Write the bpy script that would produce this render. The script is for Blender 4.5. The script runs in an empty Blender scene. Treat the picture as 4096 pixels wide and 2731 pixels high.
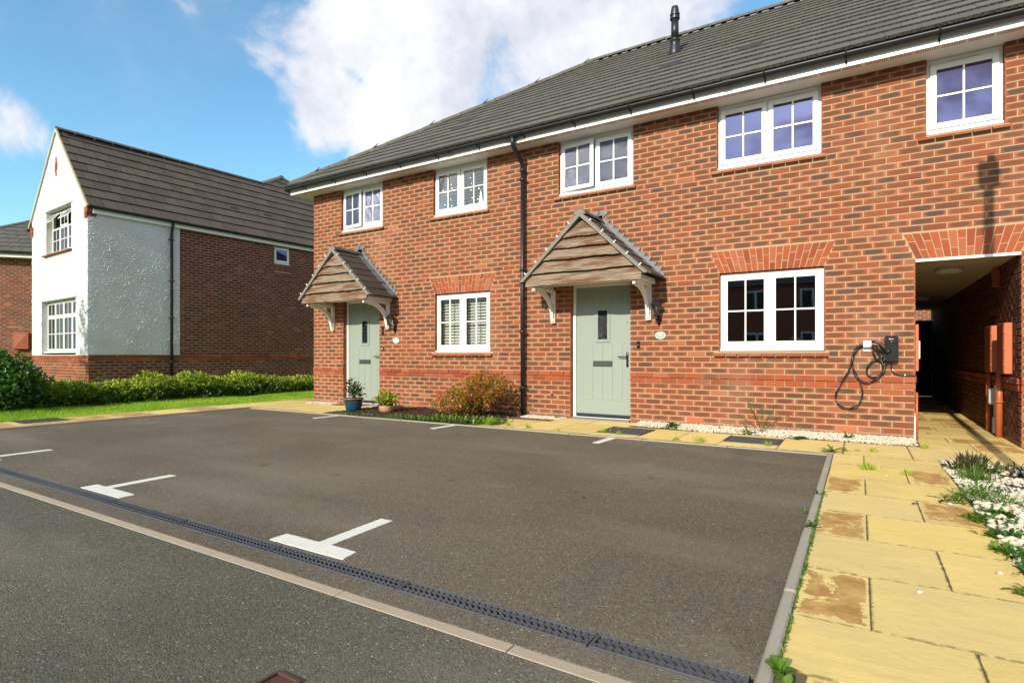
import bpy, math, random
import numpy as np
from mathutils import Vector, Matrix
random.seed(7); rng = np.random.default_rng(7)
S = bpy.context.scene
C = S.collection
R = math.radians
# ---------------------------------------------------------------- camera
CAM = (2.838, -7.877, 0.970); YAW = R(31.69); FPX = 2249.1
cd = bpy.data.cameras.new('camera'); cam = bpy.data.objects.new('camera', cd); C.objects.link(cam)
cam.location = CAM; cam.rotation_euler = (R(90), 0, YAW)
cd.sensor_width = 36; cd.lens = 36*FPX/4096; cd.shift_y = 56.5/4096; cd.clip_start = .05; cd.clip_end = 1500
S.camera = cam
# ---------------------------------------------------------------- light
SUN_EL = 26.6; DX = .028                      # shadows run towards +Y and a touch to +X
sd = bpy.data.lights.new('sun', 'SUN'); sun = bpy.data.objects.new('sun', sd); C.objects.link(sun)
sd.energy = 4.4; sd.angle = R(.4); sd.color = (1, .895, .735)
tv = Vector((DX, 1, -math.tan(R(SUN_EL))*math.hypot(1, DX)))
sun.rotation_euler = tv.to_track_quat('-Z', 'Y').to_euler(); sun.location = (0, -20, 30)
S.view_settings.view_transform = 'Standard'; S.view_settings.look = 'None'
S.view_settings.gamma = 1; S.view_settings.use_curve_mapping = False
S.view_settings.exposure = .42
W = bpy.data.worlds.new('World'); S.world = W; W.use_nodes = True

# ---------------------------------------------------------------- node helpers
class NT:
    def __init__(s, tree): s.t = tree; s.n = tree.nodes; s.l = tree.links; s.n.clear()
    def node(s, k, **kw):
        n = s.n.new(k)
        for a, b in kw.items(): setattr(n, a, b)
        return n
    def put(s, sock, v):
        if hasattr(v, 'is_linked') or hasattr(v, 'links'): s.l.new(v, sock)
        elif v is not None:
            if isinstance(v, (tuple, list)) and len(v) == 3 and sock.type == 'RGBA': v = (*v, 1)
            sock.default_value = v
    def math(s, op, a, b=None, c=None, clamp=False):
        n = s.node('ShaderNodeMath', operation=op, use_clamp=clamp); s.put(n.inputs[0], a)
        if b is not None: s.put(n.inputs[1], b)
        if c is not None: s.put(n.inputs[2], c)
        return n.outputs[0]
    def vmath(s, op, a, b=None, sc=None):
        n = s.node('ShaderNodeVectorMath', operation=op); s.put(n.inputs[0], a)
        if b is not None: s.put(n.inputs[1], b)
        if sc is not None: s.put(n.inputs['Scale'], sc)
        return n.outputs['Value'] if op in ('LENGTH', 'DOT_PRODUCT', 'DISTANCE') else n.outputs[0]
    def noise(s, vec=None, scale=5., detail=3., rough=.55, out='Fac', dist=0.):
        n = s.node('ShaderNodeTexNoise')
        if vec is not None: s.put(n.inputs['Vector'], vec)
        s.put(n.inputs['Scale'], scale); n.inputs['Detail'].default_value = detail
        n.inputs['Roughness'].default_value = rough; n.inputs['Distortion'].default_value = dist
        return n.outputs[out]
    def vor(s, vec=None, scale=5., out='Distance', rnd=1.):
        n = s.node('ShaderNodeTexVoronoi')
        if vec is not None: s.put(n.inputs['Vector'], vec)
        s.put(n.inputs['Scale'], scale); n.inputs['Randomness'].default_value = rnd
        return n.outputs[out]
    def ramp(s, f, a, b, c0=0., c1=1.):
        n = s.node('ShaderNodeMapRange', interpolation_type='SMOOTHSTEP'); s.put(n.inputs[0], f)
        for i, v in zip((1, 2, 3, 4), (a, b, c0, c1)): s.put(n.inputs[i], v)
        return n.outputs[0]
    def mix(s, f, a, b, mode='MIX'):
        n = s.node('ShaderNodeMix', data_type='RGBA', blend_type=mode); n.clamp_factor = True
        s.put(n.inputs[0], f); s.put(n.inputs[6], a); s.put(n.inputs[7], b); return n.outputs[2]
    def pos(s): return s.node('ShaderNodeNewGeometry').outputs['Position']
    def objc(s): return s.node('ShaderNodeTexCoord').outputs['Object']
    def sep(s, v):
        n = s.node('ShaderNodeSeparateXYZ'); s.put(n.inputs[0], v); return n.outputs
    def comb(s, x, y, z):
        n = s.node('ShaderNodeCombineXYZ')
        for i, v in enumerate((x, y, z)): s.put(n.inputs[i], v)
        return n.outputs[0]
    def attr(s, name, out='Vector'):
        return s.node('ShaderNodeAttribute', attribute_name=name).outputs[out]
    def bump(s, h, strength=.5, dist=.01, nrm=None):
        n = s.node('ShaderNodeBump'); n.inputs['Strength'].default_value = strength
        n.inputs['Distance'].default_value = dist; s.put(n.inputs['Height'], h)
        if nrm is not None: s.put(n.inputs['Normal'], nrm)
        return n.outputs[0]
    def out(s, col, rough=.7, bump=None, metal=0., spec=.5, trans=None, coat=0.):
        p = s.node('ShaderNodeBsdfPrincipled'); s.put(p.inputs['Base Color'], col)
        s.put(p.inputs['Roughness'], rough); s.put(p.inputs['Metallic'], metal)
        p.inputs['Specular IOR Level'].default_value = spec
        p.inputs['Coat Weight'].default_value = coat
        if bump is not None: s.put(p.inputs['Normal'], bump)
        o = s.node('ShaderNodeOutputMaterial'); sh = p.outputs[0]
        if trans is not None:
            tr = s.node('ShaderNodeBsdfTranslucent'); s.put(tr.inputs[0], trans)
            m = s.node('ShaderNodeMixShader'); m.inputs[0].default_value = .32
            s.l.new(sh, m.inputs[1]); s.l.new(tr.outputs[0], m.inputs[2]); sh = m.outputs[0]
        s.l.new(sh, o.inputs[0])
def mat(name):
    m = bpy.data.materials.new(name); m.use_nodes = True; return m, NT(m.node_tree)

# ---------------------------------------------------------------- world: Nishita sky with broken cloud
w = NT(W.node_tree)
sky = w.node('ShaderNodeTexSky', sky_type='NISHITA'); sky.sun_disc = False
sky.sun_elevation = R(SUN_EL); sky.sun_rotation = R(180) + math.atan(DX)
sky.air_density = 1.0; sky.dust_density = .7; sky.ozone_density = 2.2; sky.altitude = 60
tc = w.node('ShaderNodeTexCoord').outputs['Generated']
x, y, z = w.sep(tc)
zc = w.math('ADD', w.math('MAXIMUM', z, 0.), .16)
pl = w.comb(w.math('DIVIDE', x, zc), w.math('DIVIDE', y, zc), 0.)
n1 = w.noise(tc, 4.6, 9., .60, dist=.35); n2 = w.noise(pl, 1.1, 5., .55)
n3 = w.noise(tc, 15., 6., .6)
blobs = None
for d, r0, r1, amp in [((-.624,.606,.494),.02,.20,.62), ((-.523,.688,.504),.04,.24,.66), ((-.413,.764,.495),.04,.24,.66), ((-.293,.817,.497),.04,.20,.62),
              ((-.30,.76,.58),.05,.34,.62), ((-.5,.64,.60),.05,.34,.62), ((-.597,.673,.437),.02,.16,.58), ((-.489,.758,.431),.04,.20,.62), ((-.70,.597,.391),.02,.13,.66), ((-.73,.56,.392),.0,.09,.52), ((-.655,.66,.375),.02,.14,.66), ((-.67,.62,.44),.0,.10,.45),
              ((-.57,.735,.36),.02,.17,.5), ((-.193,.853,.485),.0,.10,.5), ((-.741,.519,.426),.0,.07,.36), ((-.925,.25,.292),.02,.10,.68), ((-.908,.295,.286),.0,.065,.50), ((-.955,.18,.25),.0,.10,.6)]:
    dd = w.vmath('DISTANCE', tc, d)
    b = w.math('MULTIPLY', w.ramp(dd, r0, r1, 1., 0.), amp)
    blobs = b if blobs is None else w.math('MAXIMUM', blobs, b)
# unseen scattered cloud outside the view, its amount set for the fill light
away = w.ramp(w.vmath('DISTANCE', tc, (-.60, .66, .45)), .65, 1.1)
den = w.math('ADD', blobs, w.math('MULTIPLY', away, w.ramp(n2, .34, .60, 0., .55)))
den = w.math('ADD', den, w.math('MULTIPLY', w.math('SUBTRACT', n1, .5), 1.9))
den = w.math('ADD', den, w.math('MULTIPLY', w.math('SUBTRACT', n3, .5), .30))
cov = w.ramp(den, .16, .56)
shade = w.ramp(w.math('ADD', w.noise(tc, 5.5, 7., .62), w.math('MULTIPLY', n3, .25)), .42, .78)
ccol = w.mix(shade, (3.9, 3.95, 4.45), (5.75, 5.7, 5.9))
tint = w.mix(1., sky.outputs[0], (.98, 1.36, 1.32), 'MULTIPLY')
wisp = w.math('MULTIPLY', w.ramp(n1, .40, .75), .12)
tint = w.mix(wisp, tint, ccol)
col = w.mix(w.math('MULTIPLY', cov, .93), tint, ccol)
bg = w.node('ShaderNodeBackground'); w.put(bg.inputs[0], col); bg.inputs[1].default_value = .14
w.l.new(bg.outputs[0], w.node('ShaderNodeOutputWorld').inputs[0])

# ---------------------------------------------------------------- materials
MT = {}
def simple(name, col, rough=.6, bscale=None, bstr=.2, metal=0., var=.08, spec=.5, vs=3., coat=0.):
    m, t = mat(name); p = t.pos()
    n = t.noise(p, vs, 4.)
    c = t.mix(n, tuple(c*(1-var) for c in col), tuple(min(1, c*(1+var)) for c in col))
    b = t.bump(t.noise(p, bscale, 4.), bstr, .004) if bscale else None
    t.out(c, rough, b, metal, spec, coat=coat); MT[name] = m; return m
simple('white_upvc', (.80,.81,.80), .28, None, var=.02)
simple('white_paint', (.74,.72,.66), .5, 40, .15, var=.07, vs=8)
simple('black_plastic', (.012,.013,.015), .4, None, var=.15)
simple('black_matte', (.012,.012,.013), .8, spec=.2)
simple('charger_black', (.012,.014,.018), .22)
simple('rubber', (.014,.014,.015), .38)
simple('grate_plastic', (.062,.066,.075), .42, None, var=.25, vs=7)
simple('grey_metal', (.045,.047,.05), .45, 60, .1)
simple('chrome', (.6,.6,.6), .2, metal=1.)
simple('threshold', (.03,.03,.033), .35)
simple('step_stone', (.16,.15,.17), .7, 60, .2)
simple('terracotta_plastic', (.47,.125,.05), .42, None, var=.08)
simple('brown_plastic', (.30,.075,.035), .45, None, var=.1)
simple('terracotta_pipe', (.42,.10,.035), .4, None, var=.15)
simple('air_brick', (.55,.10,.03), .6)
simple('pale_plastic', (.5,.52,.52), .5)
simple('ceiling_paint', (.40,.36,.29), .9, 60, .4)
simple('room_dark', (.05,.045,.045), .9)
simple('curtain', (.5,.47,.42), .9)
simple('blind', (.66,.68,.62), .6)
simple('soil', (.03,.016,.009), .95, 25, .9, var=.5, vs=12)
simple('far_ground', (.16,.16,.17), .95, 2, .3, var=.2, vs=.4)
simple('joint_fill', (.11,.09,.045), .95, 60, .5, var=.5, vs=9)
simple('bark', (.075,.032,.015), .9, 60, .6, var=.5, vs=40)
simple('twig', (.07,.045,.03), .9)
simple('lead', (.135,.142,.155), .5, 30, .35, var=.35, vs=9)
simple('mortar_edge', (.20,.18,.155), .9, 90, .9, var=.35, vs=14)
simple('concrete', (.31,.28,.225), .9, 150, .5, var=.14, vs=6)
simple('concrete_strip', (.36,.295,.215), .9, 120, .6, var=.12, vs=5)
simple('cast_iron_cover', (.05,.052,.055), .7, 60, .4, var=.3, vs=20)
simple('rusty_cover', (.075,.028,.02), .65, 90, .5, var=.35, vs=25)
simple('mat_coir', (.16,.10,.045), .95, 200, .8, var=.3, vs=30)
simple('clay_pot', (.42,.22,.11), .7, 60, .3, var=.25, vs=14)
simple('pot_rim', (.17,.10,.07), .35, var=.4, vs=20)
simple('far_wall', (.30,.10,.05), .9, 60, .4)
simple('timber_dark', (.03,.02,.014), .8)
simple('plate_sage', (.27,.33,.28), .5)
simple('bulb', (.8,.8,.78), .3)
simple('galvanised', (.30,.31,.32), .5, None, .3, metal=.6)
simple('pebble_cream', (.55,.49,.39), .75, 90, .3, var=.28, vs=45)

def brick_mat(name, base, base2, drag, drag_amt, speck=.9):
    m, t = mat(name); uv = t.attr('buv'); bc = t.attr('bcol'); p = t.pos()
    r, g, b = t.sep(bc); u, v, _ = t.sep(uv)
    wob = t.math('MULTIPLY', t.math('SUBTRACT', t.noise(p, 30., 3.), .5), .45)
    ax = t.math('ABSOLUTE', u); av = t.math('ABSOLUTE', v)
    d = t.math('POWER', t.math('ADD', t.math('POWER', t.math('MULTIPLY', ax, 1.07), 3.6), t.math('POWER', t.math('MULTIPLY', av, 1.12), 3.0)), .33)
    d = t.math('ADD', d, wob)
    inner = t.ramp(d, .98, .66); has = t.ramp(r, .02, .22)
    ring = t.math('MULTIPLY', t.math('MULTIPLY', t.ramp(d, 1.12, .98), t.ramp(d, .84, .98)), has)
    c = t.mix(b, base, base2)
    b2 = t.math('FRACT', t.math('MULTIPLY', t.math('ADD', b, r), 7.3))
    c = t.mix(t.math('MULTIPLY', t.ramp(b2, .72, .82), .45), c, tuple(min(1, q*k_) for q, k_ in zip(base, (1.15, 1.75, 2.6))))
    c = t.mix(t.math('MULTIPLY', t.ramp(b2, .24, .12), .5), c, tuple(q*k_ for q, k_ in zip(base2, (.55, .62, .8))))
    c = t.mix(t.math('MULTIPLY', ring, .35), c, tuple(min(1, q*1.35) for q in base))
    sm = t.math('MULTIPLY', t.math('MULTIPLY', inner, has), t.math('MULTIPLY_ADD', g, .5, drag_amt), clamp=True)
    c = t.mix(sm, c, drag)
    dark = t.math('MULTIPLY', t.ramp(g, .83, .97), t.ramp(d, 1.15, .75))
    c = t.mix(t.math('MULTIPLY', dark, .65), c, (.06, .047, .038))
    sp = t.math('MULTIPLY', t.ramp(t.vor(p, 95.), .34, .16), t.ramp(t.noise(p, 42., 2.), .45, .56))
    sp = t.math('MULTIPLY', t.math('MULTIPLY', sp, t.ramp(d, .95, .45)), t.math('MULTIPLY', has, speck))
    c = t.mix(sp, c, (.022, .024, .03))
    blo = t.math('MAXIMUM', t.ramp(t.noise(p, 7., 5., .6), .60, .78), t.math('MULTIPLY', t.ramp(t.noise(t.vmath('MULTIPLY', p, (1., 1., .45)), 1.1, 6., .6), .52, .72), 1.3))
    c = t.mix(t.math('MULTIPLY', blo, .15), c, (.42, .24, .15))
    pz = t.sep(p)[2]                                             # lime bloom and splash dirt on the lowest courses
    low = t.math('MULTIPLY', t.ramp(t.math('ADD', pz, t.math('MULTIPLY', t.noise(p, 5., 3.), .16)), .22, .02), .35)
    c = t.mix(low, c, (.36, .22, .15))
    h = t.math('ADD', t.noise(p, 120., 4., .7), t.math('MULTIPLY', t.noise(p, 26., 2.), 1.2))
    t.out(c, .82, t.bump(h, .55, .004), spec=.3); MT[name] = m
brick_mat('brick', (.305,.088,.031), (.235,.060,.022), (.128,.055,.027), .64)
brick_mat('brick_string', (.32,.076,.026), (.26,.058,.022), (.30,.08,.03), -.25, .15)
brick_mat('brick_arch', (.32,.078,.028), (.25,.058,.022), (.36,.08,.03), -.25, .08)
brick_mat('brick_dark', (.29,.100,.047), (.21,.066,.033), (.055,.033,.025), .60)  # darker smudges put the shade of the left house's side wall into the colour
brick_mat('brick_passage_shaded', (.21,.062,.03), (.16,.045,.022), (.03,.026,.025), .55)  # darkened copy of the brick: shade of the right passage wall as colour
mortar_later = 1
def mortar_mat(name, a, b):
    m, t = mat(name); p = t.pos()
    c = t.mix(t.noise(p, 2.2, 5.), a, b)
    c = t.mix(t.ramp(t.noise(p, 24., 3.), .62, .8), c, tuple(q*.72 for q in a))
    pz = t.sep(p)[2]
    low = t.math('MULTIPLY', t.ramp(t.math('ADD', pz, t.math('MULTIPLY', t.noise(p, 5., 3.), .16)), .20, .06), .55)
    c = t.mix(low, c, (.27, .19, .14))
    t.out(c, .95, t.bump(t.noise(p, 170., 4., .7), .7, .004), spec=.1); MT[name] = m
mortar_mat('mortar', (.37,.26,.16), (.44,.32,.205))
mortar_mat('mortar_passage_shaded', (.19,.14,.095), (.24,.18,.12))  # mortar darkened likewise, passage shade put into its colour
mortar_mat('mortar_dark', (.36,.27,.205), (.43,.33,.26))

def tile_mat(name, a, b):
    m, t = mat(name); p = t.pos(); r = t.attr('bcol')
    rr, gg, _ = t.sep(r); oi = t.node('ShaderNodeObjectInfo').outputs['Random']
    f = t.math('FRACT', t.math('ADD', rr, oi))
    c = t.mix(f, a, b)
    c = t.mix(t.math('MULTIPLY', t.ramp(t.noise(p, 1.4, 5., .65), .45, .8), .4), c, tuple(q*1.45 for q in b))
    c = t.mix(t.math('MULTIPLY', t.ramp(t.noise(p, 60., 3.), .6, .75), .3), c, (.2, .19, .15))
    t.out(c, .72, t.bump(t.noise(p, 220., 4.), .35, .003), spec=.35); MT[name] = m
tile_mat('roof_tile', (.080,.078,.068), (.105,.101,.088))
tile_mat('roof_tile_dark', (.045,.038,.031), (.068,.057,.046))
tile_mat('roof_tile_brown', (.074,.056,.042), (.100,.077,.058))
m, t = mat('tile_edge'); p = t.pos()
c = t.mix(t.ramp(t.noise(p, 55., 4.), .42, .62), (.018,.015,.011), (.10,.085,.05))
c = t.mix(t.ramp(t.vor(p, 90.), .22, .1), c, (.38,.31,.17))
t.out(c, .95, t.bump(t.noise(p, 90., 4.), 1., .012)); MT['tile_edge'] = m
m, t = mat('ridge_tile'); p = t.pos()
c = t.mix(t.noise(p, 4., 5.), (.075,.07,.06), (.13,.12,.10))
c = t.mix(t.math('MULTIPLY', t.ramp(t.noise(p, 14., 5., .7), .56, .68), .6), c, (.30,.26,.17))
t.out(c, .85, t.bump(t.noise(p, 60., 5.), .6, .008)); MT['ridge_tile'] = m

def asphalt(name, a, b, patch):
    m, t = mat(name); p = t.pos()
    v = t.vor(p, 150., 'Color'); vr = t.sep(v)
    c = t.mix(vr[0], a, b)
    c = t.mix(t.ramp(vr[1], .965, .995), c, (.30,.28,.24))
    c = t.mix(t.math('MULTIPLY', t.ramp(vr[2], .88, .97), .6), c, (.16,.13,.085))
    c = t.mix(t.ramp(t.vor(p, 5.), .012, .006), c, (.40,.38,.33))
    big = t.noise(p, .55, 4., .55); c = t.mix(t.ramp(big, .4, .65), c, patch, 'MULTIPLY')
    c = t.mix(t.math('MULTIPLY', t.ramp(t.noise(t.vmath('MULTIPLY', p, (.35, 1.2, 1.)), 1.0, 5.), .46, .70), .38), c, (.235,.20,.145))
    c = t.mix(t.math('MULTIPLY', t.ramp(t.noise(p, 3.1, 2.), .70, .76), .45), c, (.035,.032,.028))
    c = t.mix(t.math('MULTIPLY', t.ramp(t.noise(p, .9, 6., .7), .60, .72), .30), c, (.27,.24,.19))
    c = t.mix(t.math('MULTIPLY', t.ramp(t.noise(t.vmath('MULTIPLY', p, (1., .22, 1.)), 1.5, 4.), .58, .72), .35), c, (.06,.056,.05))
    h = t.math('SUBTRACT', 1., t.vor(p, 150.))
    t.out(c, .88, t.bump(t.math('ADD', h, t.noise(p, 420., 2.)), .75, .0045), spec=.35); MT[name] = m
asphalt('asphalt_parking', (.084,.068,.046), (.185,.153,.106), (.84,.83,.81))
asphalt('asphalt_road', (.066,.061,.043), (.152,.144,.106), (.80,.82,.81))
m, t = mat('road_paint'); p = t.pos()
c = t.mix(t.ramp(t.noise(p, 70., 6., .75), .60, .70), (.70,.69,.62), (.14,.125,.10))
c = t.mix(t.math('MULTIPLY', t.ramp(t.noise(t.vmath('MULTIPLY', p, (3., 1., 1.)), 14., 6., .75), .56, .66), .55), c, (.32,.29,.24))
c = t.mix(t.math('MULTIPLY', t.noise(p, 6., 4.), .3), c, (.5,.48,.42))
t.out(c, .6, t.bump(t.noise(p, 200., 3.), .5, .003)); MT['road_paint'] = m

def slab_mat(name, worn):
    m, t = mat(name); p = t.pos(); uv = t.attr('buv'); bc = t.attr('bcol'); r, g, b = t.sep(bc)
    u, v, _ = t.sep(uv)
    c = t.mix(r, (.69,.51,.16), (.56,.42,.15))
    c = t.mix(t.math('MULTIPLY', g, .35), c, (.62,.50,.27))
    c = t.mix(t.math('MULTIPLY', t.ramp(t.noise(p, 1.3, 6., .65), .50, .72), .5), c, (.50,.385,.17))
    c = t.mix(t.math('MULTIPLY', t.ramp(t.noise(p, 2.4, 6., .6), .42, .75), .45), c, (.80,.59,.19))
    st = t.math('MULTIPLY', t.ramp(t.noise(t.vmath('MULTIPLY', p, (1., 2.6, 1.)), 22., 5., .65), .61, .70), .55)
    c = t.mix(st, c, (.42,.28,.09))
    e = t.math('MAXIMUM', t.math('ABSOLUTE', u), t.math('ABSOLUTE', v))
    en = t.math('ADD', e, t.math('MULTIPLY', t.math('SUBTRACT', t.noise(p, 26., 4.), .5), .12))
    c = t.mix(t.ramp(en, .955, 1.0), c, (.20,.155,.07))
    if worn:
        wn = t.math('ADD', t.math('ADD', t.noise(t.vmath('MULTIPLY', p, (1., .55, 1.)), 6.5, 8., .66, dist=1.2), t.math('MULTIPLY', t.math('SUBTRACT', t.noise(p, 34., 5., .7), .5), .5)), t.math('MULTIPLY', t.ramp(e, .98, .62), .17))
        wm = t.math('MULTIPLY', t.ramp(wn, .54, .60), t.ramp(e, .95, .86))
        wc = t.mix(t.ramp(t.noise(p, 9., 7., .65), .35, .65), (.34,.18,.052), (.50,.31,.105))
        c = t.mix(wm, c, wc)
    h = t.noise(t.vmath('MULTIPLY', p, (1., 1.8, 1.)), 6., 6., .6)
    t.out(c, .8, t.bump(t.math('ADD', h, t.math('MULTIPLY', t.noise(p, 160., 3.), .12)), .5, .012), spec=.3); MT[name] = m
slab_mat('slab', False); slab_mat('slab_worn', True)

m, t = mat('render_white'); p = t.pos()
c = t.mix(t.ramp(t.noise(p, .9, 5.), .4, .75), (.62,.60,.595), (.575,.545,.505))
h = t.math('ADD', t.noise(p, 34., 4., .6), t.math('MULTIPLY', t.vor(p, 48.), .5))
t.out(c, .9, t.bump(h, .6, .012), spec=.2); MT['render_white'] = m

m, t = mat('door_sage'); p = t.pos()
gr = t.noise(t.vmath('MULTIPLY', p, (60., 60., 3.)), 1., 5., .6)
c = t.mix(gr, (.228,.272,.236), (.262,.306,.266))
c = t.mix(t.math('MULTIPLY', t.ramp(t.noise(p, 2., 4.), .5, .8), .2), c, (.36,.42,.36))
t.out(c, .45, t.bump(gr, .25, .003)); MT['door_sage'] = m

def wood(name, a, b, cc):
    m, t = mat(name); p = t.pos(); ob = t.node('ShaderNodeObjectInfo').outputs['Random']
    q = t.vmath('ADD', t.vmath('MULTIPLY', p, (1.1, 4., 34.)), t.comb(t.math('MULTIPLY', ob, 9.), 0., t.math('MULTIPLY', ob, 30.)))
    n = t.noise(q, 2.2, 6., .65, dist=.35)
    c = t.mix(t.ramp(n, .3, .62), a, b)
    n2 = t.noise(t.vmath('ADD', t.vmath('MULTIPLY', p, (1.4, 2., 9.)), t.comb(t.math('MULTIPLY', ob, 7.), 0., 0.)), 1.3, 3.)
    c = t.mix(t.ramp(n2, .46, .62), c, cc)
    c = t.mix(t.ramp(t.noise(t.vmath('MULTIPLY', p, (2., 2., 60.)), 2., 4.), .62, .72), c, tuple(x_*.45 for x_ in a))
    t.out(c, .8, t.bump(n, .5, .006)); MT[name] = m
wood('weathered_wood', (.075,.048,.030), (.27,.20,.135), (.125,.055,.024))

def leaf_mat(name, cols, tr, rough=.45):
    m, t = mat(name); a = t.attr('lc', 'Fac'); p = t.pos()
    n = t.node('ShaderNodeValToRGB'); t.put(n.inputs[0], a); cr = n.color_ramp
    while len(cr.elements) < len(cols): cr.elements.new(.5)
    for i, (pp, cc) in enumerate(cols): cr.elements[i].position = pp; cr.elements[i].color = (*cc, 1)
    c = n.outputs[0]
    t.out(c, rough, None, spec=.45, trans=t.mix(.5, c, tr)); MT[name] = m
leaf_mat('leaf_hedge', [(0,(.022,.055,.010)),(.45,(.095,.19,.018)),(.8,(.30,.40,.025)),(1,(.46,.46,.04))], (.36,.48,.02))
leaf_mat('leaf_bush', [(0,(.025,.08,.012)),(.6,(.05,.14,.018)),(1,(.10,.22,.03))], (.10,.24,.02), .35)
leaf_mat('leaf_red', [(0,(.07,.12,.012)),(.3,(.19,.19,.016)),(.55,(.36,.20,.02)),(.8,(.42,.13,.02)),(1,(.45,.06,.03))], (.55,.32,.02))
leaf_mat('leaf_fresh', [(0,(.05,.12,.015)),(.6,(.10,.20,.02)),(1,(.17,.28,.03))], (.22,.42,.03))
leaf_mat('leaf_lime', [(0,(.16,.22,.02)),(.6,(.30,.34,.03)),(1,(.42,.40,.05))], (.5,.5,.04))
leaf_mat('leaf_olive', [(0,(.028,.05,.018)),(.6,(.05,.09,.03)),(.93,(.09,.13,.04)),(1,(.22,.06,.12))], (.12,.2,.04))
leaf_mat('leaf_purple', [(0,(.045,.038,.026)),(.5,(.085,.06,.04)),(.8,(.05,.085,.02)),(1,(.12,.08,.045))], (.12,.08,.04))
leaf_mat('grass_blade', [(0,(.16,.31,.010)),(.6,(.30,.50,.016)),(.9,(.44,.58,.03)),(1,(.50,.45,.15))], (.30,.48,.02), .5)
m, t = mat('lawn_soil'); p = t.pos()
c = t.mix(t.ramp(t.noise(p, 3., 6.), .45, .62), (.16,.29,.013), (.20,.28,.025))
c = t.mix(t.ramp(t.noise(p, 1.6, 5.), .60, .72), c, (.20,.155,.075))
t.out(c, .95, t.bump(t.noise(p, 60., 4.), 1., .02)); MT['lawn_soil'] = m
m, t = mat('blue_glaze'); p = t.pos()
z_ = t.sep(p)[2]
c = t.mix(t.ramp(t.math('ADD', z_, t.math('MULTIPLY', t.noise(p, 20., 4.), .06)), .10, .19), (.006,.075,.14), (.02,.035,.05))
c = t.mix(t.ramp(t.noise(p, 60., 4.), .62, .7), c, (.10,.16,.18))
t.out(c, .18, t.bump(t.noise(p, 30., 3.), .12, .004)); MT['blue_glaze'] = m
def glass_mat(name, tint, refl, frost=0., rcol=(1, 1, 1)):
    m, t = mat(name); p = t.pos()
    nb = t.noise(p, 1.3, 2.)
    b = t.bump(nb, .05, .02)
    if frost: b = t.bump(t.vor(p, 95.), .9, .006)
    tr = t.node('ShaderNodeBsdfTransparent'); t.put(tr.inputs[0], tint)
    gl = t.node('ShaderNodeBsdfGlossy'); t.put(gl.inputs[0], rcol); gl.inputs['Roughness'].default_value = .02 + frost*.13
    t.put(gl.inputs['Normal'], b)
    lw = t.node('ShaderNodeFresnel'); lw.inputs[0].default_value = 1.5; 
    f = t.math('ADD', lw.outputs[0], refl, clamp=True)
    mx = t.node('ShaderNodeMixShader'); t.put(mx.inputs[0], f); t.l.new(tr.outputs[0], mx.inputs[1]); t.l.new(gl.outputs[0], mx.inputs[2])
    o = t.node('ShaderNodeOutputMaterial'); t.l.new(mx.outputs[0], o.inputs[0]); MT[name] = m
glass_mat('glass', (.62,.64,.66), .10)
glass_mat('glass_dim', (.30,.31,.32), .0)
glass_mat('glass_clear', (.92,.94,.93), .06)
glass_mat('glass_coated', (.12,.12,.2), .20, rcol=(.52,.44,.80))
glass_mat('glass_frosted', (.22,.24,.30), .12, 1., rcol=(.75,.78,1.))
glass_mat('glass_door', (.05,.05,.055), .0, 1., rcol=(.8,.8,.85))
glass_mat('glass_lamp', (.75,.7,.65), .08)

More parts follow.
